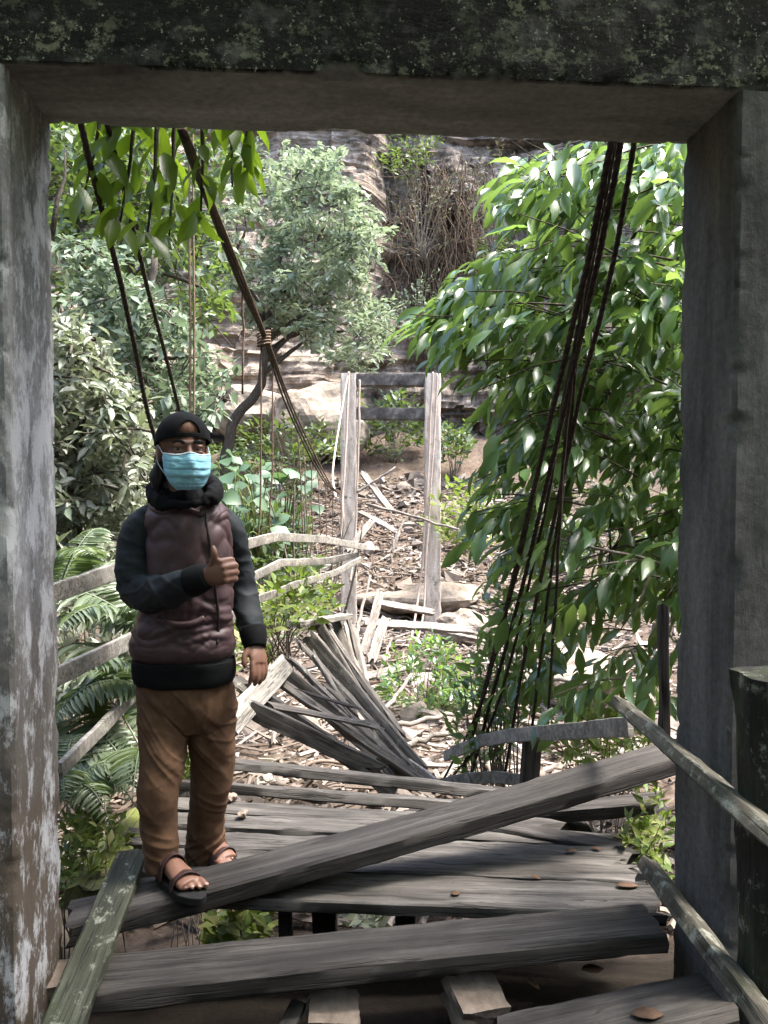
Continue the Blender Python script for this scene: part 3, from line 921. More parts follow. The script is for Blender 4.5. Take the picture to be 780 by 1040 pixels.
def branchy(mb, root, targets, r0, r1, rs=rnd, bend=.25, n=9, segs=6):
    """limbs from a root point to each target"""
    root = np.array(root, float)
    for t in targets:
        t = np.array(t, float)
        d = t - root
        m = root + d * .5 + np.array([rs.uniform(-1, 1), rs.uniform(-1, 1), rs.uniform(0, 1)]) * np.linalg.norm(d) * bend
        pts = catmull([root, m, t], n)
        pts[1:-1] += nrs.normal(size=(n - 2, 3)) * np.linalg.norm(d) * .012
        mb.add(*tube(pts, [r0, r1], segs))


def tree(name, label, base, trunk_pts, trunk_r, limbs, centers, dirs, n, L, size, leaf, bark, droop, w=.42, low=False, cat='tree', group=None, spread=1.0, twig_r=.006, limb_r=None, up_jit=.5, twig_frac=.6):
    root = empty(name, base, label, cat, group)
    mb = MB()
    tp = catmull([tuple(p) for p in trunk_pts], 22)
    tp[1:-1] += nrs.normal(size=(20, 3)) * trunk_r * .12
    mb.add(*tube(tp, [trunk_r, trunk_r * .45], 9))
    limb_r = limb_r or trunk_r * .4
    ends = []
    for (i, tgt) in limbs:
        branchy(mb, tp[i], [tgt], limb_r, limb_r * .3)
        ends.append(np.array(tgt, float))
    ends.append(tp[-1])
    ends += [tp[i] for i in (12, 16, 19)]
    # twigs to the leaf sprays from the closest limb end
    E = np.array(ends)
    for c, d in zip(centers, dirs):
        if rnd.random() > twig_frac: continue
        c = np.array(c, float)
        e = E[np.argmin(((E - c) ** 2).sum(axis=1))]
        dd = unit(np.array(d, float))
        if np.linalg.norm(c - e) > 1.3 * L:
            pts = catmull([c - dd * L * .9 - np.array([0, 0, .1 * L]), c - dd * L * .3, c + dd * L * .45], 6)
        else:
            m = (e + c) / 2 + nrs.normal(size=3) * np.linalg.norm(c - e) * .1 + np.array([0, 0, .1 * np.linalg.norm(c - e)])
            pts = catmull([e, m, c - dd * L * .4, c + dd * L * .45], 8)
        mb.add(*tube(pts, [twig_r * 1.6, twig_r * .6], 4))
    mb.build('trunk', M[bark], root)
    v, f = leaf_geo(*sprays(centers, dirs, n, L, size, droop, spread, up_jit), w=w, low=low)
    mesh('crown', v, f, M[leaf], root)
    return root


# ---- right tree: broad glossy drooping leaves
poly_r = [(446, 326), (458, 294), (500, 262), (530, 232), (560, 200), (512, 175), (528, 152), (640, 140), (720, 130), (760, 300), (760, 560), (700, 600), (690, 712), (640, 690), (600, 716), (560, 680), (520, 690), (508, 600), (508, 520), (502, 470), (520, 400), (498, 356)]
def dens_r(x, y):
    if 560 < x < 700 and 470 < y < 545: return .45
    if y > 600: return .35
    if 530 < x < 640 and 205 < y < 250 : return .55
    return 1.0
def dens_r2(x, y):
    return dens_r(x, y) * (.12 + .88 * ss(-.22, .12, nz(x * .028, y * .034, 17)))
cs = sample_poly(poly_r, 560, 3.9, 6.6, dens_r2)
cs += sample_poly([(446, 324), (458, 294), (500, 264), (530, 240), (520, 330), (476, 346)], 60, 4.6, 5.6)
cs += sample_poly([(512, 175), (528, 152), (640, 140), (690, 140), (690, 200), (600, 190), (530, 200)], 45, 4.2, 5.4)
cs += sample_poly([(700, 120), (900, 60), (1000, 300), (980, 620), (760, 640), (720, 300)], 170, 4.2, 7.0)
base_r = Vector((3.3, 6.2, ground_h(3.3, 6.2) - .1))
tr_top = Vector((3.0, 5.9, 4.2))
ds = []
for c in cs:
    o = Vector(c) - Vector((3.2, 6.0, 1.6))
    ds.append((o.x * .6 + rnd.gauss(0, .5), o.y * .35 + rnd.gauss(0, .5), rnd.gauss(-.1, .4)))
tree('broadleaf_tree', 'glossy green tree with drooping leaves behind the slack cables', base_r,
     [base_r, (3.1, 6.1, .8), (3.3, 5.9, 2.4), tr_top], .16,
     [(8, P(600, 330, 5.2)), (10, P(540, 300, 5.4)), (6, P(620, 560, 4.6)), (5, P(560, 620, 5.0)), (12, P(660, 200, 4.8)), (14, P(580, 180, 5.4)), (9, P(500, 380, 5.6)), (7, P(700, 460, 4.4)), (15, (4.5, 5.5, 3.8))],
     cs, ds, 12, .42, .158, 'leaf_right', 'bark', .85, w=.37, limb_r=.03, twig_r=.004)

# bare forked branch by the pillar on the right
mb = MB()
mb.add(*tube([P(700, 582, 4.0), P(650, 566, 4.0), P(600, 556, 4.1), P(560, 545, 4.2)], [.012, .005], 6))
mb.add(*tube([P(655, 568, 4.0), P(620, 572, 4.0), P(590, 577, 4.05)], [.008, .004], 5))
mb.add(*tube([P(665, 572, 4.0), P(650, 610, 4.0), P(630, 640, 4.0)], [.009, .003], 5))
tag(mb.build('bare_branch', M['drift']), 'pale bare forked branch sticking out from behind the dark pillar', 'branch')

# ---- pale feathery tree in the middle distance
poly_p = [(226, 210), (250, 172), (290, 152), (320, 150), (345, 160), (372, 200), (382, 240), (388, 270), (375, 290), (394, 330), (394, 362), (370, 384), (330, 368), (290, 330), (262, 345), (240, 300), (218, 260)]
def dens_p(x, y):
    return .35 + .65 * ss(-.25, .2, nz(x * .022, y * .022, 4))
cs = sample_poly(poly_p, 350, 19.5, 24.0, dens_p)
tb = Vector(P(226, 470, 22.0)); tb.z = ground_h(tb.x, tb.y)
ds = [(rnd.gauss(0, .7), rnd.gauss(-.2, .6), rnd.gauss(.1, .4)) for c in cs]
tree('feathery_tree', 'pale grey green tree with a leaning dark trunk below the cliff', tb,
     [tb, P(236, 432, 22), P(262, 396, 22), P(270, 350, 21.8), P(278, 290, 21.8), P(300, 200, 21.8)], .17,
     [(11, P(330, 330, 21.5)), (13, P(350, 250, 21.5)), (14, P(250, 230, 21.5)), (15, P(300, 180, 22)), (10, P(310, 345, 22)), (12, P(365, 340, 22)), (16, P(345, 190, 22.5)), (12, P(240, 280, 22))],
     cs, ds, 34, .95, .215, 'leaf_feather', 'bark', .2, w=.46, low=True, limb_r=.09, twig_r=.010, twig_frac=.25)

# ---- darker trees on the left bank
def bank_tree(name, label, poly, n, Y0, Y1, base_px, leaf, size, nl, L, seed, low=True, droop=.3, w=.48, group=None, tr=.15):
    rs = random.Random(seed)
    cs = sample_poly(poly, n, Y0, Y1, lambda x, y: .3 + .7 * ss(-.3, .15, nz(x * .02, y * .02, seed)), rs)
    Ym = (Y0 + Y1) / 2
    b = P(base_px[0], base_px[1], Ym); b.z = ground_h(b.x, b.y) - .1
    cx = sum(p[0] for p in poly) / len(poly); ty = min(p[1] for p in poly); my = sum(p[1] for p in poly) / len(poly)
    ds = [(rs.gauss(0, .7), rs.gauss(-.2, .6), rs.gauss(0, .45)) for c in cs]
    tgt = [cs[int(i * len(cs) / 7)] for i in range(7)]
    tree(name, label, b, [b, P((base_px[0] * 2 + cx) / 3, (base_px[1] + my) / 2, Ym), P(cx, my, Ym), P(cx + 6, ty + 20, Ym)], tr,
         [(8 + i % 10, t) for i, t in enumerate(tgt)], cs, ds, nl, L, size, leaf, 'bark', droop, w=w, low=low, group=group, limb_r=tr * .4, twig_r=.008, twig_frac=.4)


G_LT = 'trees on the left bank'
bank_tree('bank_tree', 'dark leafy tree at the upper left behind the mouldy cables', [(20, 110), (120, 110), (180, 160), (228, 230), (236, 300), (196, 340), (150, 310), (90, 290), (20, 330)], 260, 13, 17, (60, 560), 'leaf_dark', .24, 16, .8, 3, group=G_LT, tr=.2)
bank_tree('bank_tree', 'mid green tree with hanging sprays right of the cap, left of the cliff', [(60, 240), (120, 250), (190, 330), (236, 350), (230, 410), (190, 440), (120, 420), (60, 360)], 260, 10.5, 13.5, (130, 560), 'leaf_pale', .20, 15, .6, 5, group=G_LT, tr=.11)
bank_tree('bank_tree', 'deep green tree on top of the left slope against the cliff', [(-60, 0), (120, -20), (230, 120), (250, 210), (140, 190), (20, 220), (-60, 300)], 320, 21, 26, (10, 400), 'leaf_dark', .32, 16, 1.1, 8, group=G_LT, tr=.25)
# ---- silvery shrub beside the left pillar
bank_tree('tall_shrub', 'tall silvery leaved shrub between the pale pillar and the man', [(30, 325), (70, 328), (104, 350), (132, 395), (150, 450), (146, 520), (128, 575), (60, 600), (20, 590)], 680, 5.6, 7.6, (70, 640), 'leaf_bush', .115, 13, .30, 13, low=False, droop=.25, w=.36, tr=.05)

# ---- branch of broad leaves hanging in from the tree that shades the gateway
ot = Vector((-2.75, 2.9, ground_h(-2.75, 2.9)))
root = empty('shade_tree', ot, 'tree whose branch of broad dark leaves hangs below the beam at the upper left', 'tree')
mb = MB()
tp = catmull([ot, (-2.7, 2.9, 1.5), (-2.45, 2.8, 3.2), (-1.7, 2.5, 4.6), (-.9, 1.6, 5.6)], 26)
mb.add(*tube(tp, [.17, .09], 10))
hang = []
for (x0, x1, y1, Y) in ((100, 86, 195, 3.15), (130, 122, 226, 3.0), (165, 172, 240, 3.2), (190, 204, 215, 2.95), (150, 150, 236, 2.85), (215, 236, 190, 3.1), (118, 104, 170, 2.95), (236, 248, 170, 2.9)):
    a = np.array((P(x0, 60, Y))); b = np.array(P(x1, y1, Y))
    j = np.array([-1.4 + .4 * rnd.random(), 2.8, 3.7])
    q = catmull([tp[13], j, a, (a + b) / 2 + np.array([.03, 0, 0]), b], 22)
    mb.add(*tube(q, [.02, .004], 5))
    hang.append(q)
crown_c = []  # unseen crown, spread overhead to shade the gateway and near deck
for k in range(560):
    crown_c.append((rnd.uniform(-4.2, 4.6), rnd.uniform(-5.0, 3.2), rnd.uniform(3.9, 6.6)))
crown_c = [c for c in crown_c if ((c[0] - .2) / 4.4) ** 2 + ((c[1] + .9) / 4.1) ** 2 < 1]
for k in range(26):
    c = crown_c[k * 12 % len(crown_c)]
    branchy(mb, tp[14 + k % 11], [c], .045, .012)
mb.build('trunk', M['bark'], root)
Pp, A, U, S = [], [], [], []
for q in hang:
    for k in range(13):
        i = 9 + k
        t = unit(q[min(i + 1, 21)] - q[i - 1])
        for s in (-1, 1):
            if rnd.random() < .22: continue
            h = np.array([math.cos(k * 2.4 + s), math.sin(k * 2.4 + s) * .8, 0])
            Pp.append(q[min(i, 21)] + nrs.normal(size=3) * .015)
            A.append(t * .35 + h * .8 * s + np.array([0, 0, -.45 - .3 * rnd.random()]) + nrs.normal(size=3) * .15)
            U.append(np.array([0, -.35, 1.0]) + nrs.normal(size=3) * .45)
            S.append(rnd.uniform(.10, .185))
ds = [(rnd.gauss(0, .7), rnd.gauss(0, .7), rnd.gauss(-.1, .3)) for c in crown_c]
p2, a2, u2, s2 = sprays(crown_c, ds, 12, .8, .30, .3)
v, f = leaf_geo(np.vstack([Pp, p2]), np.vstack([A, a2]), np.vstack([U, u2]), np.concatenate([S, s2]), w=.40)
mesh('crown', v, f, M['leaf_branch'], root)

# pale dry twig at the left pillar
mb = MB().add(*tube([P(53, 238, 2.62), P(58, 205, 2.66), P(66, 180, 2.7), P(66, 150, 2.72)], [.010, .003], 6))
tag(mb.build('dry_twig', M['drift']), 'pale dry twig curving up beside the pale pillar', 'twig')


# ---- small plants
def bushlet(name, label, poly, n, Y0, Y1, leaf, size, nl, L, cat='plant', group=None, droop=.25, w=.42, low=True, up=.4, ground=True):
    cs = sample_poly(poly, n, Y0, Y1)
    cx = sum(p[0] for p in poly) / len(poly)
    by = max(p[1] for p in poly)
    Ym = (Y0 + Y1) / 2
    b = P(cx, by, Ym)
    gz = ground_h(b.x, b.y)
    b.z = gz if abs(gz - b.z) < 1.2 and ground else b.z
    root = empty(name, b, label, cat, group)
    mb = MB()
    ds = []
    for i, c in enumerate(cs):
        d = Vector(c) - b
        d = Vector((d.x + rnd.gauss(0, .2), d.y * .5 + rnd.gauss(0, .2), abs(d.z) * .3 + up + rnd.gauss(0, .2)))
        ds.append(tuple(d))
        if i % 2 == 0:
            m = (b + Vector(c)) / 2 + Vector((rnd.gauss(0, .05), rnd.gauss(0, .05), .05))
            mb.add(*tube(catmull([b + Vector((rnd.gauss(0, .08), rnd.gauss(0, .08), -.05)), m, c], 7), [min(.012, .026 * L), min(.004, .012 * L)], 4))
    mb.build('stem', M['bark_pale'], root)
    v, f = leaf_geo(*sprays(cs, ds, nl, L, size, droop), w=w, low=low)
    mesh('foliage', v, f, M[leaf], root)
    return root


bushlet('shrub', 'leafy green shrub in the rubble below the right post of the far gateway', [(392, 700), (402, 665), (440, 650), (474, 668), (480, 712), (455, 732), (405, 730)], 80, 10.4, 11.6, 'leaf_right', .15, 10, .35)
bushlet('climbing_plant', 'narrow leafy plant climbing the foot of the slack cables', [(462, 730), (480, 640), (505, 600), (545, 640), (548, 700), (510, 780), (470, 800)], 70, 4.7, 5.4, 'leaf_right', .11, 7, .25)
bushlet('weed_clump', 'low weeds beside the stubby dark post, past the loose beam', [(560, 760), (575, 725), (640, 720), (664, 760), (640, 800), (575, 790)], 46, 4.4, 6.0, 'weed', .10, 8, .22)
bushlet('weed_clump', 'yellow green weeds at the right end of the deck by the dark pillar', [(628, 880), (640, 830), (672, 800), (676, 900), (650, 900)], 46, 3.0, 3.5, 'weed', .06, 9, .14, ground=False)
bushlet('weed_clump', 'yellow green grass tuft seen between the man\'s legs', [(180, 800), (186, 770), (200, 760), (202, 800), (195, 812)], 20, 3.6, 3.8, 'weed', .12, 6, .1, up=1.2, w=.14)
bushlet('weed_clump', 'light green weeds growing behind the left handrails above the fan', [(226, 660), (236, 600), (290, 590), (330, 590), (345, 630), (300, 640), (270, 672)], 70, 6.0, 8.0, 'weed', .13, 9, .3)
bushlet('weed_clump', 'broad leaved weeds under the deck seen below the man\'s foot', [(205, 970), (210, 930), (240, 918), (272, 930), (274, 966)], 26, 3.3, 3.7, 'weed', .09, 6, .12, w=.6)
bushlet('weed_clump', 'small pale weeds under the deck between two dark props', [(356, 950), (360, 926), (396, 922), (400, 950)], 16, 3.4, 3.8, 'leaf_bush', .07, 6, .1)
bushlet('weed_clump', 'weeds crowding the foot of the pale pillar and the yellow mossy board', [(62, 900), (66, 840), (100, 830), (128, 850), (100, 880), (76, 920)], 60, 2.75, 3.3, 'weed', .055, 9, .14)
bushlet('bank_shrub', 'dark shrub filling the bank below the silvery shrub', [(40, 640), (50, 560), (110, 560), (140, 600), (140, 700), (60, 720)], 110, 4.8, 6.4, 'leaf_bush', .11, 9, .28)
bushlet('bank_shrub', 'shaded shrub behind the man\'s left arm on the bank', [(222, 600), (226, 520), (300, 520), (330, 560), (320, 620), (240, 640)], 90, 8.6, 10.5, 'leaf_dark', .16, 9, .35)
bushlet('slope_shrub', 'green shrub behind the right side of the far gateway', [(440, 545), (450, 500), (490, 490), (500, 560)], 46, 17.0, 19.5, 'weed', .26, 9, .6)
bushlet('slope_shrub', 'low green growth at the cliff foot seen through the far gateway', [(362, 452), (366, 404), (432, 404), (434, 446), (400, 462)], 70, 27.5, 29.5, 'leaf_dark', .35, 9, .8)
bushlet('slope_shrub', 'low green growth on the slope left of the far gateway', [(240, 470), (246, 432), (290, 428), (350, 440), (352, 462), (300, 470)], 80, 23.5, 27.0, 'leaf_dark', .28, 9, .7)
bushlet('slope_shrub', 'dark green growth on the slope right of the far gateway', [(446, 462), (448, 436), (474, 432), (476, 462)], 40, 26, 28, 'leaf_dark', .3, 9, .7)

# large round-leaved plants behind the man's shoulder
G_T = 'round leaved plants behind the shoulder'
for i, (x, y, Y, lab) in enumerate(((236, 545, 8.4, 'round leaved plant closest to the man\'s shoulder'), (262, 540, 9.2, 'round leaved plant in the middle of its patch'), (288, 536, 9.8, 'round leaved plant at the right end of its patch'), (246, 515, 10.6, 'highest round leaved plant, farther up the bank'))):
    b = P(x, y, Y)
    root = empty('taro_plant', b, lab, 'plant', G_T)
    mb = MB(); Pp, A, U, S = [], [], [], []
    for k in range(34):
        a = rnd.uniform(0, 6.28)
        q = b + Vector((rnd.gauss(0, .27), rnd.gauss(0, .2), rnd.uniform(-.15, .80)))
        mb.add(*tube(catmull([b + Vector((rnd.gauss(0, .05), 0, -.5)), (b + q) / 2 + Vector((0, 0, .05)), q], 7), [.008, .005], 5))
        Pp.append(q); A.append((math.cos(a), math.sin(a) - .3, -.35)); U.append((rnd.gauss(0, .3), -.55 + rnd.gauss(0, .3), 1)); S.append(rnd.uniform(.14, .27))
    mb.build('stem', M['weed'], root)
    v, f = leaf_geo(Pp, A, U, S, w=.85)
    mesh('foliage', v, f, M['leaf_taro'], root)


# low undergrowth covering the banks
uc, ud = [], []
for k in range(3000):
    if rnd.random() < .68: x, y = rnd.uniform(-13, -2.3), rnd.uniform(4.5, 27)
    else: x, y = rnd.uniform(6.2, 13), rnd.uniform(5, 26)
    if nz(x * .35, y * .35, 9) < -.22: continue
    uc.append((x, y, ground_h(x, y) + rnd.uniform(.05, .45))); ud.append((rnd.gauss(0, .5), rnd.gauss(-.2, .5), rnd.uniform(.2, 1)))
v, f = leaf_geo(*sprays(uc, ud, 9, .5, .2, .3), w=.42, low=True)
tag(mesh('undergrowth', v, f, M['leaf_dark']), 'mixed low leafy undergrowth covering the valley banks', 'undergrowth', kind='stuff')

# ferns
def frond(b, d, L, arch, roll=0.0, n=26, wid=.30):
    d = Vector(d).normalized()
    pts = []
    for i in range(14):
        q = i / 13
        pts.append(np.array(b + d * L * q + Vector((0, 0, arch * math.sin(q * 2.3) - arch * .5 * q * q * 2))))
    pts = np.array(pts)
    mb = MB().add(*tube(pts, [.006, .002], 4))
    T, N, B = frames(pts, (0, 0, 1))
    Pp, A, U, S = [], [], [], []
    for k in range(n):
        q = .10 + .88 * k / n
        i = q * 13
        j = int(i)
        p = pts[j] * (1 - (i - j)) + pts[min(13, j + 1)] * (i - j)
        ln = L * wid * math.sin(math.pi * min(1, .12 + .88 * q) ** .8) + .012
        for s in (-1, 1):
            Pp.append(p); A.append(B[j] * s + T[j] * .28 - N[j] * .22 + nrs.normal(size=3) * .05)
            U.append(N[j] + nrs.normal(size=3) * .12); S.append(ln * rnd.uniform(.85, 1.1))
    v, f = leaf_geo(Pp, A, U, S, w=.20)
    mb.add(v, f)
    return mb


fern_specs = [
    (P(150, 640, 3.9), [(-1, -.3, .35), (-.9, -.5, .05), (-.7, .4, .5), (-.5, -.8, .2), (.3, -.8, .3)], .62, 'fern with an arching frond at the level of the man\'s elbow'),
    (P(150, 700, 3.5), [(-1, -.2, .02), (-.95, -.35, -.25), (-.8, .3, .2), (-.6, -.7, -.1), (-.3, -.7, .3)], .60, 'bright fern spreading below the middle handrail'),
    (P(148, 770, 3.4), [(-1, .1, .15), (-.9, -.3, -.05), (-.85, -.4, -.35), (-.5, -.8, .0), (-.7, .5, .4), (.2, -.9, .1)], .58, 'silvery fern under the lowest handrail beside the man\'s knee'),
    (P(140, 800, 3.2), [(-1, -.1, -.05), (-.8, -.5, -.2), (-.6, .3, .3), (-.9, .2, .3)], .42, 'small fern above the yellow mossy board'),
    (P(60, 815, 3.0), [(.8, .2, .2), (.6, -.4, .0), (.3, -.6, .3), (.9, .3, -.1), (0, .6, .5)], .34, 'fine green fern at the edge of the pale pillar'),
    (P(60, 600, 4.6), [(.9, -.2, .2), (.5, -.6, .4), (.2, .5, .5), (.8, .4, 0)], .6, 'shaded fern behind the uppermost handrail by the pillar'),
]
for b, ds, L, lab in fern_specs:
    root = empty('fern', b, lab, 'fern', 'ferns along the left bank')
    for d in ds:
        frond(b, d, L * rnd.uniform(.85, 1.15), .16, n=24).build('frond', M['fern'], root)

# dead stalks between rails and the far gateway
G_S = 'dead stalks by the far end of the left handrails'
for k in range(14):
    x = rnd.uniform(296, 350); y = rnd.uniform(585, 640); Y = rnd.uniform(8.5, 12)
    a = P(x, y, Y); b = a + Vector((rnd.gauss(0, .25), rnd.gauss(0, .25), rnd.uniform(.9, 1.7)))
    mb = MB().add(*tube(catmull([a, (a + b) / 2 + Vector((rnd.gauss(0, .07), 0, 0)), b], 8), [.016, .007], 5))
    tag(mb.build('dead_stalk', M['bark_pale']), 'thin dead stalk standing near the far end of the left handrails', 'stalk', G_S)

# curtain of dry roots and vines on the cliff
mb = MB()
for k in range(210):
    x = rnd.gauss(462, 36); y = rnd.uniform(120, 230)
    Y = 29.6
    a = P(x, y, Y)
    a.y = cliff_y(a.x, a.z) - rnd.uniform(.15, .9)
    n = 9; L = rnd.uniform(1.5, 6.5)
    dx = rnd.gauss(0, .08)
    pts = []
    for i in range(n):
        q = i / (n - 1)
        pts.append((a.x + dx * 2.2 * L * q + .75 * nz(k * 3.1, q * 2.6, 1) + .25 * nz(k * 5.1, q * 7, 4), a.y + .3 * nz(k * 1.7, q * 3, 7), a.z - L * q))
    mb.add(*tube(pts, [rnd.uniform(.012, .04), .008], 4, caps=False))
for k in range(240):      # tangled dead branchlets
    x = rnd.gauss(455, 44); y = rnd.uniform(135, 270)
    a = P(x, y, 29.6); a.y = cliff_y(a.x, a.z) - rnd.uniform(.1, 1.0)
    d = Vector((rnd.gauss(0, 1), rnd.gauss(-.2, .5), rnd.gauss(0, .8))) * rnd.uniform(.3, .9)
    mb.add(*tube(catmull([a, a + d * .5 + Vector((rnd.gauss(0, .2), 0, rnd.gauss(0, .2))), a + d], 6), [.02, .007], 4, caps=False))
tag(mb.build('vines', M['vine']), 'curtain of dry brown vines and roots hanging down the cliff', 'vines', kind='stuff')
# scrub on the cliff face
for i, (poly, lab, lf) in enumerate((
        ([(392, 215), (410, 160), (440, 150), (470, 180), (450, 250), (410, 262)], 'greyish scrub clinging to the cliff left of the dry vines', 'leaf_dusty'),
        ([(470, 210), (480, 160), (510, 150), (540, 200), (520, 250), (486, 262)], 'dusty scrub clinging to the cliff among the dry vines', 'leaf_dusty'),
        ([(396, 330), (410, 290), (440, 280), (450, 320), (430, 350)], 'greenish scrub on a low ledge of the cliff above the far gateway', 'leaf_pale'),
        ([(384, 170), (398, 136), (440, 132), (450, 150), (410, 180)], 'greenish scrub hanging over the top of the dry vines', 'leaf_dark'),
        ([(478, 280), (490, 250), (520, 240), (526, 290)], 'scrub hanging on the cliff at the right edge of the dry vines', 'leaf_dark'),
        ([(225, 180), (235, 150), (262, 145), (262, 180)], 'small scrub on the pale ledge at the top left of the cliff', 'leaf_pale'))):
    bushlet('cliff_scrub', lab, poly, 46, 28.6, 30.2, lf, .2, 9, .9)

# ------------------------------------------------------------------ rubble, boulders and driftwood
CUBE_V = np.array([(x, y, z) for x in (-1, 1) for y in (-1, 1) for z in (-1, 1)], float) * .62
CUBE_F = [(0, 1, 3, 2), (4, 6, 7, 5), (0, 4, 5, 1), (2, 3, 7, 6), (0, 2, 6, 4), (1, 5, 7, 3)]


def bed_point():
    while True:
        y = 5 + 22 * rnd.random() ** .8
        x = rnd.gauss(.8, 2.6 + y * .07)
        if -2.2 - y * .06 < x < 7.5: return x, y


mb = MB()
for k in range(13000):
    x, y = bed_point()
    s = min(.26, .026 / (rnd.random() ** .5 + .03)) * (.8 + y / 26)
    v = CUBE_V * s * np.array([rnd.uniform(.7, 1.5), rnd.uniform(.6, 1.2), rnd.uniform(.35, .8)]) * .75 + nrs.uniform(-.25, .25, (8, 3)) * s
    a = rnd.uniform(0, 6.28); tl = rnd.gauss(0, .35)
    rot = np.array((Matrix.Rotation(a, 3, 'Z') @ Matrix.Rotation(tl, 3, 'X')))
    mb.add(v @ rot.T + np.array([x, y, ground_h(x, y) + s * .15]), CUBE_F)
tag(mb.build('rubble', M['stone'], smooth=False), 'bed of broken stones left by the flood', 'rubble', kind='stuff')
mb = MB()
for k in range(5200):
    x, y = bed_point()
    if rnd.random() < .25: x, y = rnd.uniform(-2.4, 2.6), rnd.uniform(4.2, 8)
    L = rnd.uniform(.12, .75); a = rnd.gauss(0, .9)
    d = np.array([math.cos(a), math.sin(a), rnd.gauss(0, .22)]) * L / 2
    c = np.array([x, y, ground_h(x, y) + .05 + rnd.random() * .08])
    mb.add(*tube([c - d, c + nrs.normal(size=3) * L * .05, c + d], rnd.uniform(.006, .026), 4))
tag(mb.build('debris', M['chip'], smooth=False), 'broken twigs and wood chips strewn over the river bed', 'debris', kind='stuff')


def rock(name, c, r, mat, label, cat='boulder', group=None, sq=(1, 1, .75), seed=None, sub=4, amp=.28):
    bm = bmesh.new()
    bmesh.ops.create_icosphere(bm, subdivisions=sub, radius=1)
    sd = rnd.random() * 100 if seed is None else seed
    rz = Matrix.Rotation(rnd.uniform(0, 6.28), 3, 'Z')
    for vv in bm.verts:
        q = vv.co.copy()
        k = 1 + amp * mnoise.noise(q * 1.1 + Vector((sd, 0, 0))) * 1.6
        cell = mnoise.voronoi(q * 1.4 + Vector((sd, 3, 1)))[0][0]
        k += .35 * (cell - .35) + .06 * mnoise.noise(q * 6 + Vector((0, sd, 0)))
        q = rz @ (q * k)
        vv.co = Vector((q.x * sq[0], q.y * sq[1], q.z * sq[2])) * r
    me = bpy.data.meshes.new(name)
    bm.to_mesh(me); bm.free()
    o = link(name, me, M[mat], None, False)
    o.location = c
    return tag(o, label, cat, group)


# big boulders
rock('boulder', P(322, 415, 28.8) + Vector((0, 0, -.6)), 1.45, 'boulder', 'huge slanted pale boulder at the cliff foot, left of the far gateway', sq=(1.15, .9, 1.0), seed=3)
rock('boulder', P(258, 420, 29.5), 1.3, 'boulder', 'grey overhanging boulder behind the leaning dark trunk', sq=(1.3, 1, .7), seed=9)
rock('boulder', P(425, 612, 19.0), .85, 'boulder', 'flat mossy boulder just behind the far gateway', sq=(1.7, .8, .5), seed=21)
rock('boulder', P(474, 636, 16.8), .45, 'boulder', 'square pale boulder right of the far gateway\'s right post', sq=(1.2, .9, .85), seed=14)
rock('boulder', P(590, 690, 11.5), .5, 'boulder', 'pale boulder glimpsed beneath the glossy tree', sq=(1.3, .9, .7), seed=31)
G_B = 'boulders scattered in the river bed'
for k in range(46):
    x, y = bed_point()
    if y < 9: y += 6
    r = rnd.uniform(.14, .34)
    rock('river_boulder', (x, y, ground_h(x, y) + r * .2), r, 'stone', 'angular tan boulder among the flood rubble', 'boulder', G_B, sub=2)

# placed driftwood
dw = [
    ((372, 512, 16.4), (472, 540, 15.5), .05, 'long pale pole leaning across the far gateway opening'),
    ((368, 480, 17), (398, 520, 16.6), .07, 'pale pole leaning on the left post of the far gateway'),
    ((362, 500, 16.8), (402, 474, 16.9), .05, 'pale pole rising to the right inside the far gateway'),
    ((366, 520, 16.2), (402, 540, 15.8), .06, 'pale beam of a broken frame inside the far gateway'),
    ((402, 540, 15.8), (398, 562, 15.6), .05, 'short upright leg of the broken frame inside the far gateway'),
    ((410, 528, 16.4), (396, 572, 15.9), .05, 'brown stick leaning beside the broken frame'),
    ((354, 560, 15), (378, 530, 15.4), .06, 'pale board leaning at the foot of the left far post'),
    ((372, 738, 7.6), (418, 685, 8.6), .045, 'pale pole rising from the foot of the fan beside the shrub'),
    ((402, 736, 8.2), (482, 719, 8.6), .05, 'long pale pole lying below the shrub'),
    ((398, 762, 6.8), (470, 742, 7.2), .05, 'pale pole lying behind the loose beam, left of the cables'),
    ((366, 688, 12), (420, 675, 12.4), .06, 'bleached log left of the shrub'),
    ((368, 632, 13.8), (480, 640, 14.2), .08, 'long dark board lying across the foot of the right far post'),
    ((384, 612, 14.5), (440, 622, 14.6), .07, 'pale board lying in the rubble inside the far gateway'),
    ((368, 665, 12.5), (386, 600, 13.4), .06, 'wide bleached plank standing on end in the rubble'),
    ((378, 672, 12.2), (392, 628, 12.9), .065, 'white triangular plank end sticking out of the rubble'),
    ((384, 690, 11.4), (398, 648, 12.2), .05, 'thin white stick leaning in the rubble left of the shrub'),
    ((360, 650, 11.8), (376, 585, 12.8), .05, 'grey plank leaning behind the top of the fan'),
    ((440, 640, 15.5), (510, 655, 13.5), .06, 'brown log lying right of the right far post'),
    ((560, 690, 9.5), (660, 700, 9.0), .05, 'bleached branch lying under the glossy tree'),
    ((510, 655, 9.8), (600, 740, 8.4), .035, 'thin branch slanting down under the glossy tree'),
]
for a, b, r, lab in dw:
    A, B = P(*a), P(*b)
    if r >= .06:
        board('driftwood_board', A, B, r * 2.4, r * .8, 'drift', lab, 'driftwood', up=(.2, -.6, 1), rough=.012, ragged=.1, side=rnd.uniform(-.05, .05))
    else:
        mb = MB()
        pts = catmull([A, (A + B) / 2 + Vector((0, 0, rnd.uniform(-.05, .05))), B], 12)
        pts[1:-1] += nrs.normal(size=(10, 3)) * .012
        mb.add(*tube(pts, [r * .62, r * .45], 8))
        tag(mb.build('driftwood_pole', M['drift']), lab, 'driftwood')
G_D = 'loose driftwood strewn over the river bed'
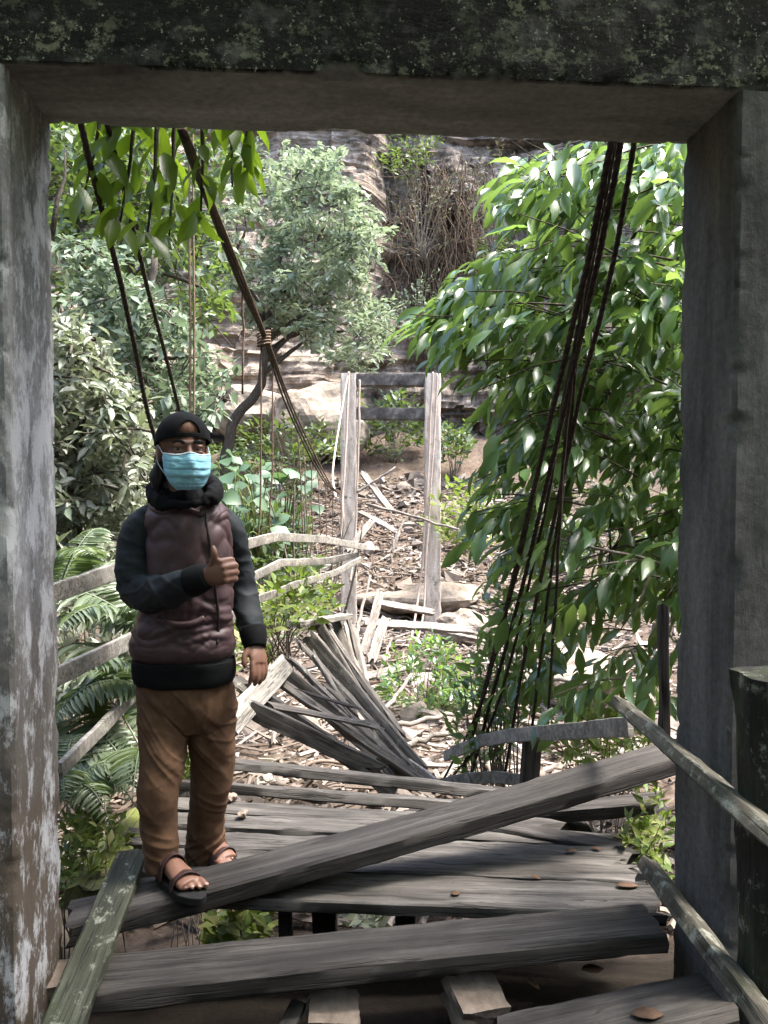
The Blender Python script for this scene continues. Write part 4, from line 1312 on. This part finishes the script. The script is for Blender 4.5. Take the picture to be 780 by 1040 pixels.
for k in range(84):
    x, y = bed_point()
    if y < 7: y += 4
    L = rnd.uniform(.4, 1.6); a = rnd.gauss(0, .8)
    c = Vector((x, y, ground_h(x, y) + .12)); d = Vector((math.cos(a), math.sin(a), rnd.gauss(0, .25))) * L / 2
    if k % 3:
        board('driftwood_board', c - d, c + d, rnd.uniform(.04, .10), .03, 'drift', 'bleached board lying loose in the flood rubble', 'driftwood', G_D, up=(rnd.gauss(0, .4), -.5, 1), rough=.012, ragged=.1)
    else:
        mb = MB().add(*tube(catmull([c - d, c + Vector((0, 0, .08)), c + d], 8), [.032, .014], 7))
        tag(mb.build('driftwood_log', M['chip']), 'crooked branch lying loose in the flood rubble', 'driftwood', 'loose branches in the flood rubble')

# near clutter: block fragments and fallen leaves under and on the planks
def fragment(c, s, label, rz, seed):
    bm = bmesh.new()
    bmesh.ops.create_cube(bm, size=1)
    bmesh.ops.subdivide_edges(bm, edges=bm.edges[:], cuts=5, use_grid_fill=True)
    for vv in bm.verts:
        q = vv.co.copy()
        n = mnoise.noise(q * 2.2 + Vector((seed, 0, 0))) * .10 + mnoise.noise(q * 8 + Vector((seed, 5, 0))) * .05
        vv.co = Vector((q.x * s[0], q.y * s[1], q.z * s[2])) * (1 + n * 1.5)
    me = bpy.data.meshes.new('block_fragment')
    bm.to_mesh(me); bm.free()
    o = link('block_fragment', me, M['brick'], None, False)
    o.location = c
    o.rotation_euler = (.25, .1, rz)
    tag(o, label, 'block')


fragment(PZ(482, 1018, -.14), (.16, .14, .09), 'broken brown block in the shadow, right of the middle below the threshold plank', .35, 3)
fragment(PZ(338, 1030, -.14), (.15, .12, .07), 'broken grey block in the shadow, left of the middle below the threshold plank', .1, 8)
fragment(PZ(46, 1000, -.10), (.17, .10, .07), 'rotten brown wood chunk at the foot of the pale pillar', .5, 12)
board('wood_scrap', PZ(290, 1050, -.13), PZ(304, 1018, -.13), .05, .02, 'near_wood', 'small wood scrap beside the broken grey block', 'scrap')


def fallen(px, py, z, L, a, label, w=.5):
    c = PZ(px, py, z - .008)
    v, f = leaf_geo([(0, 0, 0)], [(math.cos(a), math.sin(a), 0)], [(0, 0, 1)], [L * .8], w=w * .9)
    v[:, 2] *= .35
    o = mesh('fallen_leaf', v, f, M['dry_leaf'])
    me = o.modifiers.new('thickness', 'SOLIDIFY'); me.thickness = .0012
    o.location = c
    tag(o, label, 'leaf', 'dry leaves fallen on the planks')


fallen(458, 908, .045, .05, .5, 'round tan dry leaf on the middle of the nearest deck plank', .9)
fallen(549, 893, .045, .06, 2.2, 'small orange dry leaf standing out on the second deck plank')
fallen(625, 899, .045, .11, .1, 'large brown dry leaf at the right end of the deck', .5)
fallen(575, 864, .045, .07, .3, 'rusty dry leaf just under the loose beam at the right')
fallen(612, 862, .045, .06, 2.8, 'rusty dry leaf on the moss at the right end of the third plank')
fallen(548, 1005, -.12, .09, 2.0, 'orange dry leaf in the dark below the threshold plank', .4)
fallen(590, 985, -.08, .10, .2, 'pale torn dry leaf in the dark below the threshold plank', .7)
fallen(640, 1030, -.06, .13, .1, 'brown dry leaf on the shadowed board at the bottom right', .6)
fallen(150, 912, .06, .06, 1.0, 'brown dry leaf beside the front sandal', .8)
rock('pebble', PZ(246, 829, .03) + Vector((0, 0, .01)), .022, 'brick', 'dark pebble on the deck beside the rear leg', 'pebble', sub=3)
rock('pebble', PZ(234, 812, .03) + Vector((0, 0, .01)), .028, 'brick', 'dark lump of soil on the deck behind the rear leg', 'pebble', sub=3)
rock('pebble', PZ(272, 792, .05) + Vector((0, 0, .01)), .024, 'stone', 'tan stone on the raised deck plank', 'pebble', sub=3)

# ------------------------------------------------------------------ the man
def V3(*a): return np.array(a, float)


def PP(x, y, Y): return np.array(P(x, y, Y))


person = empty('person', P(182, 905, 2.72) * 1.0, 'man in maroon vest, black cap and blue face mask standing on the deck', 'person')
HY = 2.68
hc = PP(186, 458, HY)                       # head centre
yaw = R(27)
fdir = V3(math.sin(yaw), -math.cos(yaw), -.04); fdir /= np.linalg.norm(fdir)
sdir = V3(math.cos(yaw), math.sin(yaw), 0)  # viewer's right
udir = np.cross(sdir, -fdir); udir /= np.linalg.norm(udir)
if udir[2] < 0: udir = -udir
HR = Matrix((tuple(sdir), tuple(-fdir), tuple(udir))).transposed()


def H(s, f, u): return hc + sdir * s + fdir * f + udir * u


def hell(s, f, u, rs, rf, ru): return ellipsoid(tuple(H(s, f, u)), rs, rf, ru, HR, 24, 16)


# --- body: head, neck, trunk, arms, hands, legs and feet grown into one surface
parts = []
parts += [hell(0, -.012, .035, .078, .098, .092), hell(0, .008, -.03, .068, .085, .085), hell(0, .03, -.075, .050, .062, .048)]
parts += [hell(0, .018, .070, .068, .070, .060)]
parts += [hell(0, .074, .026, .050, .018, .012)]                                   # brow
for s in (-1, 1):
    parts += [hell(s * .045, .055, -.022, .026, .030, .022),                         # cheek
              hell(s * .079, -.012, -.008, .010, .020, .034)]                        # ear
    parts += [hell(s * .033, .080, .0155, .019, .013, .0070)]                         # upper eyelid
    parts += [hell(s * .033, .079, -.0035, .018, .012, .0055)]                         # lower eyelid
parts += [limb([H(0, .083, .018), H(0, .098, -.008), H(0, .112, -.030)], [(.010, .010), (.012, .012), (.014, .018)], 8, 12)]
parts += [hell(0, .098, -.034, .020, .014, .010), hell(0, .086, -.066, .024, .010, .008), hell(0, .078, -.10, .018, .014, .014)]
neck0 = PP(188, 522, 2.74)
parts += [limb([neck0, PP(187, 500, 2.72), hc + udir * -.04 - fdir * .02], [(.060, .062), (.055, .056), (.058, .060)], 12, 20)]
tk = [(522, .045, .085, 188), (545, .075, .115, 190), (590, .08, .115, 190), (640, .085, .125, 188), (690, .075, .115, 188), (712, .07, .11, 188)]
parts += [loft([PP(k[3], k[0], 2.75) for k in tk], [V3(k[2], 0, 0) for k in tk], [V3(0, k[1], 0) for k in tk], 28)]

R_SH, R_EL, R_WR = PP(150, 534, 2.77), PP(143, 600, 2.72), PP(206, 588, 2.50)
L_SH, L_EL, L_WR = PP(230, 536, 2.82), PP(246, 598, 2.87), PP(259, 652, 2.76)
parts += [limb([R_SH, R_EL, R_WR], [.048, .040, (.027, .024)], 22, 16)]
parts += [limb([L_SH, L_EL, L_WR], [.048, .040, (.027, .022)], 22, 16)]
R_HIP, R_KN, R_AN = PP(165, 705, 2.74), PP(163, 800, 2.64), PP(165, 880, 2.655)
L_HIP, L_KN, L_AN = PP(212, 705, 2.77), PP(214, 795, 2.82), PP(209, 862, 2.93)
parts += [limb([R_HIP, R_KN, R_AN], [.060, .042, .034], 22, 18), limb([L_HIP, L_KN, L_AN], [.060, .042, .034], 22, 18)]


def finger(pts, r):
    return limb(pts, [r, r * .96, r * .9, r * .55][:len(pts)] if len(pts) == 4 else [r, r * .9, r * .6], 14, 12, ref=(0, 0, 1))


# right hand: a fist in front of the chest, thumb up; back of the hand toward the viewer
hd = PP(236, 577, 2.47) - R_WR
ex = hd / np.linalg.norm(hd)
ez = V3(0, 0, 1) - ex * ex[2]; ez /= np.linalg.norm(ez)
ey = np.cross(ez, ex)                        # away from the viewer
if ey[1] < 0: ey = -ey


def RH(a, b, c): return R_WR + ex * a + ey * b + ez * c


parts += [limb([RH(-.02, 0, 0), RH(.02, .0, .0), RH(.06, .002, .001), RH(.088, .006, .0)], [(.024, .024), (.030, .022), (.043, .021), (.040, .016)], 14, 20, ref=tuple(ez))]
for i, c in enumerate((.033, .0115, -.0105, -.031)):
    r = (.0118, .0122, .0116, .0103)[i]
    l = (1.0, 1.06, 1.0, .86)[i]
    k = RH(.088 - abs(i - 1.2) * .004, .002, c)
    p1 = k + (ex * .018 + ey * .036) * l + ez * -.004
    p2 = p1 + (-ex * .028 + ey * .012) * l
    p3 = p2 + (-ex * .020 - ey * .014) * l
    parts.append(finger([k, p1, p2, p3], r))
    parts.append(ellipsoid(tuple(k + ex * -.002 - ey * .006), .0105, .0105, .0105, None, 12, 8))
parts.append(finger([RH(.035, .004, .024), RH(.064, -.008, .044), RH(.076, -.012, .066), RH(.076, -.008, .090)], .0130))
# left hand hanging, relaxed
lx = PP(265, 684, 2.71) - L_WR; lx /= np.linalg.norm(lx)
ly = V3(.72, -.62, 0); ly -= lx * ly.dot(lx); ly /= np.linalg.norm(ly)     # back of the hand
lz = np.cross(lx, ly)                         # across the knuckles
if lz[1] > 0: lz = -lz                        # index finger toward the viewer


def LH(a, b, c): return L_WR + lx * a + ly * b + lz * c


parts += [limb([LH(-.02, 0, 0), LH(.02, 0, 0), LH(.055, .002, 0), LH(.082, .002, 0)], [(.024, .022), (.030, .019), (.040, .017), (.037, .013)], 14, 20, ref=tuple(lz))]
for i, c in enumerate((.030, .010, -.010, -.028)):
    l = (.9, 1.0, .94, .76)[i]
    k = LH(.078, .001, c)
    p1 = k + lx * .038 * l - ly * .008 + lz * c * .10
    p2 = p1 + lx * .022 * l - ly * .013
    p3 = p2 + lx * .014 * l - ly * .014
    parts.append(finger([k, p1, p2, p3], (.0108, .0112, .0108, .0096)[i]))
parts.append(finger([LH(.022, -.004, .024), LH(.045, -.016, .044), LH(.070, -.022, .048), LH(.090, -.026, .044)], .0118))


# feet
def foot(an, heel, toe_dir, L, side):
    d = V3(*toe_dir); d /= np.linalg.norm(d)
    s = np.cross(d, V3(0, 0, 1)) * side       # toward the big toe side
    Z = V3(0, 0, 1)
    out = [limb([heel + Z * .034, heel + d * .06 + Z * .040, heel + d * .13 + Z * .030, heel + d * (L - .055) + Z * .020], [(.034, .031), (.038, .032), (.028, .040), (.017, .043)], 18, 20, ref=(0, 0, 1)),
           limb([an + Z * .03, an * .5 + (heel + d * .05 + Z * .05) * .5, heel + d * .055 + Z * .04], [.036, .036, .036], 10, 16)]
    toes = []
    for i in range(5):
        o = (.034, .014, -.004, -.020, -.034)[i]
        ln = (.062, .060, .052, .043, .032)[i]
        r = (.0135, .0098, .0095, .009, .0085)[i]
        b0 = heel + d * (L - .075 - .006 * i) + s * o + Z * .018
        b1 = b0 + d * ln * .55 + s * o * .05 + Z * .003
        b2 = b0 + d * ln + s * o * .05 - Z * .005
        out.append(finger([b0, b1, b2], r))
        toes.append((b2 + Z * r * .75 - d * .006, r))
    return out, toes, d, s


R_HEEL, L_HEEL = PP(163, 898, 2.665), PP(207, 872, 2.965)
R_HEEL[2] = .118; L_HEEL[2] = .048
fr, toesR, dR, sR = foot(R_AN, R_HEEL, (.70, -.68, -.02), .255, -1)
fl, toesL, dL, sL = foot(L_AN, L_HEEL, (.62, -.70, 0), .235, 1)
parts += fr + fl
me = union(parts, .0042, 3)
body = link('body', me, M['skin'], person)

# eyes, brows, hair
for s in (-1, 1):
    e = mesh('eye', *hell(s * .033, .0735, .005, .0135, .0125, .0115), M['eye'], person)
    mesh('iris', *hell(s * .033 - .002, .0815, .005, .0058, .0050, .0060), M['iris'], e)
    mesh('eyebrow', *limb([H(s * .014, .090, .027), H(s * .034, .090, .034), H(s * .054, .078, .028)], [(.0022, .005), (.0026, .006), (.0015, .003)], 12, 8, ref=tuple(fdir)), M['hair'], person)
hairp = [hell(0, -.035, .02, .077, .085, .085), hell(0, -.055, -.04, .072, .066, .085)]
for s in (-1, 1):
    hairp.append(limb([H(s * .060, -.045, -.02), H(s * .070, -.045, -.06), H(s * .080, -.045, -.10), H(s * .075, -.05, -.14)], [.014, .024, .028, .012], 14, 14))
me = union(hairp, .005, 2)
displace(me, lambda c, n: .005 * nz(c[0] * 90, c[1] * 90, c[2] * 14) + .004 * nz(c[0] * 30, c[1] * 30, c[2] * 30))
link('hair', me, M['hair'], person)

# cap worn back to front: dome with an arched opening over the forehead, strap below it, peak behind
mb = MB()
NA, NU = 168, 54
grid = {}
for i in range(NU + 1):
    th = (math.pi / 2) * i / NU
    for j in range(NA):
        a = 2 * math.pi * j / NA
        rr = math.cos(th) ** .78
        bump = 1 + .012 * abs(math.sin(3 * a)) * math.cos(th)
        drop = -.045 * (1 - math.cos(a)) / 2 * math.cos(th)        # lower at the nape (a = 0 is the front)
        grid[i, j] = len(mb.v)
        mb.v.append(tuple(H(.092 * bump * math.sin(a) * rr, .110 * bump * math.cos(a) * rr - .012, .047 + drop + .088 * math.sin(th) ** .9)))
for i in range(NU):
    for j in range(NA):
        k = (j + 1) % NA
        a = 2 * math.pi * (j + .5) / NA
        a = a - 2 * math.pi if a > math.pi else a
        z = math.sin(math.pi / 2 * (i + .5) / NU) ** .9 * .088
        if (a / .40) ** 2 + ((z - .016) / .040) ** 2 < 1 and z > .016: continue
        mb.f.append((grid[i, j], grid[i, k], grid[i + 1, k], grid[i + 1, j]))
cap = mb.build('cap', M['cloth_black'], person)
sm = cap.modifiers.new('thickness', 'SOLIDIFY'); sm.thickness = .004; sm.offset = 0
pb = MB()
nA, nB = 18, 8
for i in range(nA + 1):
    a = math.pi + (i / nA - .5) * 1.9
    for j in range(nB + 1):
        q = j / nB
        w_ = 1 - ((i / nA - .5) * 2) ** 4
        pb.v.append(tuple(H(.092 * math.sin(a) * (1 + .1 * q), (.110 * math.cos(a) - .012) - .072 * q * w_, .004 - .018 * q - .03 * q * ((i / nA - .5) * 2) ** 2)))
for i in range(nA):
    for j in range(nB):
        pb.f.append((i * (nB + 1) + j, (i + 1) * (nB + 1) + j, (i + 1) * (nB + 1) + j + 1, i * (nB + 1) + j + 1))
mesh('button', *hell(0, -.012, .137, .008, .008, .005), M['cloth_black'], cap)
pk = pb.build('cap_peak', M['cloth_black'], cap)
sm = pk.modifiers.new('thickness', 'SOLIDIFY'); sm.thickness = .004

# face mask: pleated sheet from nose bridge to under the chin
mb = MB()
nu, nv = 44, 64
for j in range(nv + 1):
    q = j / nv                                              # 0 top, 1 bottom
    u = -.016 - .114 * q
    half = np.interp(q, [0, .12, .5, .8, 1], [1.12, 1.16, 1.08, .92, .70])
    for i in range(nu + 1):
        a = (i / nu * 2 - 1) * half
        rs_, rf_ = np.interp(q, [0, .5, .85, 1], [.084, .084, .073, .058]), np.interp(q, [0, .12, .25, .55, .9, 1], [.102, .112, .117, .118, .100, .086])
        nose = .020 * math.exp(-(a / .23) ** 2) * np.interp(q, [0, .2, .5, .8], [.75, 1.0, .6, .2])
        dip = .010 * math.exp(-(a / .30) ** 2) * (1 - q) ** 3
        sw = (q * 4.6 + .1) % 1.0
        pl = (.0055 * (sw if sw < .82 else .82 * (1 - sw) / .18) * (1 - .5 * abs(a / half) ** 3) if .16 < q < .86 else .002) + .003 * nz(a * 4, q * 6, 2) + .0016 * nz(a * 11, q * 16, 5)
        mb.v.append(tuple(H(rs_ * math.sin(a) * 1.04, rf_ * math.cos(a) ** .8 + nose + pl - .004 * 0, u + dip + .006 * (abs(a) / half) ** 2 * (1 - q))))
for j in range(nv):
    for i in range(nu):
        mb.f.append((j * (nu + 1) + i, (j + 1) * (nu + 1) + i, (j + 1) * (nu + 1) + i + 1, j * (nu + 1) + i + 1))
msk = mb.build('face_mask', M['mask'], person)
sm = msk.modifiers.new('thickness', 'SOLIDIFY'); sm.thickness = .0025; sm.offset = 1
nw = [np.array(mb.v[(nu + 1) * 4 + i]) + fdir * .0012 for i in range(nu // 2 - 8, nu // 2 + 9)]
mesh('nose_wire', *tube(nw, .0026, 6, ref=(0, 0, 1)), M['mask'], msk)
top = [np.array(mb.v[i]) + fdir * .002 for i in range(nu + 1)]
mesh('mask_edge', *tube(top, .0035, 6, ref=(0, 0, 1)), M['mask_edge'], msk)
for s, i in ((-1, 0), (1, nu)):
    t0, t1 = np.array(mb.v[i + (nu + 1) * 2]), np.array(mb.v[(nu + 1) * (nv - 4) + i])
    ear = H(s * .086, -.03, .0)
    mesh('ear_loop', *tube(catmull([t0, H(s * .086, .0, .018), ear, H(s * .084, -.005, -.045), t1], 22), .0014, 5), M['mask_edge'], msk)


# --- clothes
def crease(c, sx, sy, sz, seed, warp=.06, sharp=5.0):
    x, y, z = c
    wq = warp * nz(x * 5, y * 5, z * 5 + seed)
    n = nz(x * sx + wq * 30, y * sy + seed, (z + wq) * sz)
    m = ss(-.15, .35, nz(x * 4 + seed, y * 4, z * 4))
    return math.exp(-abs(n) * sharp) * m


def folds(c, sx, sy, sz, seed, warp=.05):
    x, y, z = c
    wq = warp * nz(x * 6, y * 6, z * 6 + seed)
    n = nz(x * sx + wq * 30, y * sy + seed, (z + wq) * sz)
    return (1 - abs(n) * 2.2)


# black sweater: trunk, hem, hood bunched round the neck, sleeves and cuffs
sp = []
tk = [(514, .050, .080, 190), (528, .080, .112, 190), (560, .092, .126, 191), (610, .092, .128, 190), (650, .100, .148, 187), (668, .116, .172, 187), (688, .118, .172, 187), (694, .110, .166, 187)]
S = catmull([list(PP(k[3], k[0], 2.76)) + [k[2], k[1]] for k in tk], 40)
sp.append(loft(S[:, :3], [V3(k[3], 0, 0) for k in S], [V3(0, k[4], 0) for k in S], 44, 2.3))
sp.append(limb([PP(163, 522, 2.78), PP(143, 539, 2.77), PP(136, 575, 2.74), PP(144, 600, 2.71), PP(163, 602, 2.62), PP(186, 594, 2.53), PP(198, 590, 2.51)],
               [(.050, .052), (.066, .064), (.066, .064), (.063, .060), (.056, .052), (.050, .046), (.045, .040)], 40, 28))
sp.append(limb([PP(220, 524, 2.81), PP(235, 543, 2.83), PP(243, 580, 2.87), PP(248, 605, 2.87), PP(254, 630, 2.82), PP(256, 645, 2.79)],
               [(.046, .048), (.056, .052), (.055, .050), (.053, .048), (.049, .044), (.045, .040)], 40, 28))
me = union(sp, .0048, 5)


def f_sw(c, n):
    d = .004 * (folds(c, 9, 9, 22, 3) - .2) + .011 * crease((c[0], c[1], c[2] + c[0] * .6), 3, 3, 18, 9, .03) + .007 * crease((c[0], c[1], c[2] - c[0] * .7), 4, 4, 26, 19, .03)
    z = c[2]
    return d * ss(P(0, 676, 2.76).z, P(0, 655, 2.76).z, z)


displace(me, f_sw)
sweater = link('sweater', me, M['sleeve'], person)
for (a, b, r0, r1) in ((PP(193, 591.5, 2.517), PP(211, 585, 2.495), .050, .040), (PP(256.5, 638, 2.79), PP(259.5, 658, 2.755), .048, .038)):
    q = np.linspace(0, 1, 12)[:, None]
    v, f = tube(a * (1 - q) + b * q, [r0, r0 * 1.02, r0 * .95, r1], 30)
    mesh('cuff', v, f, M['cloth_black'], sweater)
hm = [(668, .125, .184), (674, .128, .187), (686, .126, .184), (692, .120, .177)]
S = catmull([list(PP(187, k[0], 2.757)) + [k[2], k[1]] for k in hm], 10)
v, f = loft(S[:, :3], [V3(k[3], 0, 0) for k in S], [V3(0, k[4], 0) for k in S], 60, 2.3)
hem = mesh('hem_band', v, f, M['cloth_black'], sweater)
displace(hem.data, lambda c, n: .004 * folds(c, 14, 14, 10, 5))
# hood, lowered: a thick rolled ring round the neck
hp = []
ring = [(158, 504, 2.75, .030), (162, 510, 2.68, .024), (174, 512, 2.64, .013), (190, 513, 2.625, .010), (206, 509, 2.64, .013), (216, 504, 2.68, .027), (218, 496, 2.76, .034), (206, 492, 2.85, .046), (186, 493, 2.88, .050), (166, 495, 2.84, .044), (158, 500, 2.78, .034)]
rs_ = catmull([list(PP(*k[:3])) + [k[3]] for k in ring], 60)
T, N, B = frames(rs_[:, :3], (0, 0, 1))
hp.append(loft(rs_[:, :3], N * rs_[:, 3:4] * 1.15, B * rs_[:, 3:4] * .8, 18))
hp.append(limb([PP(161, 486, 2.76), PP(156, 497, 2.75), PP(158, 507, 2.70)], [.016, .026, .022], 12, 14))
hp.append(limb([PP(214, 486, 2.80), PP(219, 496, 2.77), PP(218, 504, 2.70)], [.014, .024, .022], 12, 14))
hp.append(ellipsoid(tuple(PP(188, 506, 2.73)), .075, .080, .045))
me = union(hp, .006, 3)
displace(me, lambda c, n: .005 * folds(c, 16, 16, 22, 2) + .009 * crease(c, 12, 12, 16, 6) + .003 * nz(c[0] * 70, c[1] * 70, c[2] * 70))
link('hood', me, M['cloth_black'], sweater)

# maroon vest over the trunk
tk = [(503, .075, .080, 189), (508, .090, .112, 190), (515, .104, .140, 190), (526, .122, .156, 191), (555, .134, .158, 193), (585, .134, .158, 193), (610, .134, .168, 190), (632, .140, .180, 187), (648, .146, .190, 186), (657, .142, .190, 186), (663, .133, .184, 186), (667, .122, .176, 186)]
S = catmull([list(PP(k[3], k[0], 2.765)) + [k[2], k[1]] for k in tk], 150)
v, f = loft(S[:, :3], [V3(k[3], 0, 0) for k in S], [V3(0, k[4], 0) for k in S], 150, 2.35)
vest = mesh('vest', v, f, M['vest'], person)


def f_vest(c, n):
    x, y, z = c
    if z > P(190, 506, 2.76).z - .0: return 0
    k = ss(P(0, 662, 2.76).z, P(0, 645, 2.76).z, z)
    d = .004 * (folds((x + z * .45, y, z), 6, 5, 8, 4) - .3) + .011 * crease((x + z * .5, y, z), 9, 5, 9, 12) + .010 * crease((x - z * .6, y, z), 14, 8, 10, 31) + .007 * crease((x + z * .2, y, z), 24, 12, 18, 40)
    d += .008 * k * (folds((x, y, z), 3, 3, 26, 22) - .3) * ss(P(0, 600, 2.76).z, P(0, 640, 2.76).z, z)
    return d * (.35 + .65 * k)


displace(vest.data, f_vest)
# zip down the front, collar flaps and a pocket flap, laid on the vest's own surface
bpy.context.view_layer.update()
vco = np.array([tuple(q.co) for q in vest.data.vertices]) + np.array(parent_loc(vest))


def on_vest(px, py, off=.003):
    """front point of the vest nearest to the line of sight"""
    o = np.array(CAM); d = np.array(ray(px, py)); d /= np.linalg.norm(d)
    r = vco - o
    tt = r @ d
    dist = np.linalg.norm(r - tt[:, None] * d, axis=1) + (vco[:, 1] > 2.78) * 9
    i = np.argsort(dist)[:4]
    return vco[i].mean(axis=0) - d * off


zp = [on_vest(x, y, .002) for x, y in ((209, 516), (210, 530), (213, 550), (216, 575), (219, 600), (221, 620), (222, 640), (221, 654))]
mesh('zip', *tube(catmull(zp, 40), .0035, 6, ref=(0, -1, 0), flat=1.6), M['zip'], vest)
pk_ = [on_vest(x, y, .003) for x, y in ((160, 628), (176, 634), (194, 634), (208, 628))]
mesh('pocket_welt', *tube(catmull(pk_, 24), .006, 8, ref=(0, -1, 0), flat=1.8), M['vest'], vest)
for s, pts in ((1, [(176, 512), (190, 517), (204, 522), (207, 514), (214, 506)]), (-1, [(150, 512), (158, 518), (170, 519), (178, 514)])):
    q = [on_vest(x, y, .006) for x, y in pts]
    mesh('collar', *tube(catmull(q, 22), [.008, .012, .008], 8, ref=(0, 0, 1), flat=.6), M['vest'], vest)

# trousers
tp = []
hk = [(682, .118, .158, 188), (700, .120, .170, 188), (720, .112, .172, 189), (738, .085, .150, 189)]
S = catmull([list(PP(k[3], k[0], 2.765)) + [k[2], k[1]] for k in hk], 18)
tp.append(loft(S[:, :3], [V3(k[3], 0, 0) for k in S], [V3(0, k[4], 0) for k in S], 40, 2.3))
tp.append(limb([PP(166, 715, 2.75), PP(166, 745, 2.72), PP(165, 775, 2.68), PP(161, 805, 2.65), PP(162, 835, 2.655), PP(165, 862, 2.66), PP(165, 880, 2.66)],
               [(.092, .090), (.088, .086), (.080, .077), (.073, .070), (.066, .060), (.062, .056), (.062, .058)], 60, 32))
tp.append(limb([PP(211, 715, 2.78), PP(214, 745, 2.79), PP(216, 775, 2.81), PP(214, 800, 2.82), PP(210, 828, 2.86), PP(209, 855, 2.91), PP(209, 874, 2.93)],
               [(.092, .088), (.088, .085), (.080, .079), (.073, .071), (.068, .065), (.070, .068), (.074, .075)], 60, 32))
me = union(tp, .0045, 5)
zk, za, zc = P(0, 800, 2.7).z, P(0, 868, 2.7).z, P(0, 728, 2.75).z


def f_tr(c, n):
    x, y, z = c
    near = math.exp(-((z - zk) / .09) ** 2) + 1.3 * math.exp(-((z - za) / .09) ** 2) + .9 * math.exp(-((z - zc) / .09) ** 2)
    d = .004 * (folds((x, y, z + x * .35), 8, 8, 9, 7) - .3) + near * .013 * crease((x, y, z + x * .5), 2.2, 2.2, 21, 2, .02, 5) + near * .008 * crease((x, y, z - x * .6), 3, 3, 32, 11, .02, 5)
    d += .007 * crease((x + z * .8, y, z), 20, 6, 2.2, 19, .02)
    return d


displace(me, f_tr)
trs = link('trousers', me, M['trousers'], person)
fly = [PP(197, 694, 2.62), PP(196, 710, 2.612), PP(193, 726, 2.63)]
0 and mesh('fly_seam', *tube(catmull(fly, 14), .004, 6, ref=(0, -1, 0)), M['trousers'], trs)


# sandals
def sandal(heel, d, s, L, toes, lab):
    Z = V3(0, 0, 1)
    out = []
    n = 36
    top_, bot_ = [], []
    for i in range(n):
        a = 2 * math.pi * i / n
        q = (math.cos(a) + 1) / 2
        w_ = np.interp(q, [0, .25, .5, .75, 1], [.032, .036, .036, .047, .044])
        p = heel + d * (-.022 + (L + .040) * q) + s * w_ * math.sin(a) * (1.25 if 0.1 < q < .9 else 1.1)
        top_.append(p + Z * .004); bot_.append(p - Z * .022)
    v = top_ + bot_
    f = [tuple(range(n)), tuple(range(n, 2 * n))[::-1]] + [(i, i + n, (i + 1) % n + n, (i + 1) % n) for i in range(n)]
    so = mesh('sandal', v, f, M['sole'], person, smooth=False)
    b = so.modifiers.new('b', 'BEVEL'); b.width = .003; b.segments = 2

    def strap(q0, q1, h, wd, th=.004):
        a0, a1 = heel + d * q0 + s * .050, heel + d * q1 - s * .050
        m = (heel + d * (q0 + q1) / 2) + Z * h
        pts = catmull([a0 + Z * .002, a0 * .72 + m * .28 + Z * h * .42, m, a1 * .72 + m * .28 + Z * h * .42, a1 + Z * .002], 20)
        T, N, B = frames(pts, tuple(d))
        mesh('strap', *loft(pts, N * wd / 2, B * th / 2, 14, 4), M['sandal'], so)
    strap(L - .085, L - .105, .052, .052)
    strap(.085, .075, .084, .036)
    bk = [heel + d * .075 + s * .040 + Z * .045, heel - d * .010 + s * .030 + Z * .052, heel - d * .034 + Z * .052, heel - d * .010 - s * .030 + Z * .052, heel + d * .075 - s * .040 + Z * .045]
    pts = catmull(bk, 22)
    T, N, B = frames(pts, (0, 0, 1))
    mesh('strap', *loft(pts, N * .013, B * .002, 12, 4), M['sandal'], so)
    for c, r in toes:
        mesh('toenail', *ellipsoid(tuple(c), r * .62, r * .62, r * .30), M['nail'], body)


sandal(R_HEEL, dR, sR, .255, toesR, '')
sandal(L_HEEL, dL, sL, .235, toesL, '')

# ------------------------------------------------------------------ light, sky, camera
sc = bpy.context.scene
SUN_EL, SUN_AZ = R(66), R(92)     # azimuth measured from +Y (beyond the cliff) toward +X (right)
sd = Vector((math.sin(SUN_AZ) * math.cos(SUN_EL), math.cos(SUN_AZ) * math.cos(SUN_EL), math.sin(SUN_EL)))
L = bpy.data.lights.new('sun', 'SUN')
L.energy = 2.1
L.angle = R(20)
L.color = (1.0, .96, .90)
lo = bpy.data.objects.new('sun', L)
C.objects.link(lo)
lo.rotation_euler = sd.to_track_quat('Z', 'Y').to_euler()
w = bpy.data.worlds.new('World')
sc.world = w
w.use_nodes = True
t = w.node_tree
sky = t.nodes.new('ShaderNodeTexSky')
sky.sky_type = 'NISHITA'
sky.sun_disc = False
sky.sun_elevation = SUN_EL
sky.sun_rotation = SUN_AZ
sky.air_density = 1.0
sky.dust_density = 3.0
sky.ozone_density = .6
bg = t.nodes['Background']
t.links.new(sky.outputs[0], bg.inputs[0])
bg.inputs[1].default_value = .15

cam = bpy.data.cameras.new('camera')
cam.sensor_fit = 'VERTICAL'
cam.sensor_height = 36
cam.sensor_width = 27
cam.lens = 27.0
cam.clip_start = .05
cam.clip_end = 500
co = bpy.data.objects.new('camera', cam)
C.objects.link(co)
co.location = CAM
co.rotation_euler = (R(90) - PITCH, 0, 0)
sc.camera = co
sc.view_settings.view_transform = 'Standard'
sc.view_settings.look = 'None'
sc.view_settings.gamma = 1
sc.view_settings.exposure = 3.1
sc.render.engine = 'CYCLES'
sc.cycles.use_denoising = True
sc.cycles.volume_bounces = 1
sc.cycles.max_bounces = 8
sc.cycles.transmission_bounces = 4
sc.cycles.transparent_max_bounces = 4
sc.cycles.sample_clamp_indirect = 8
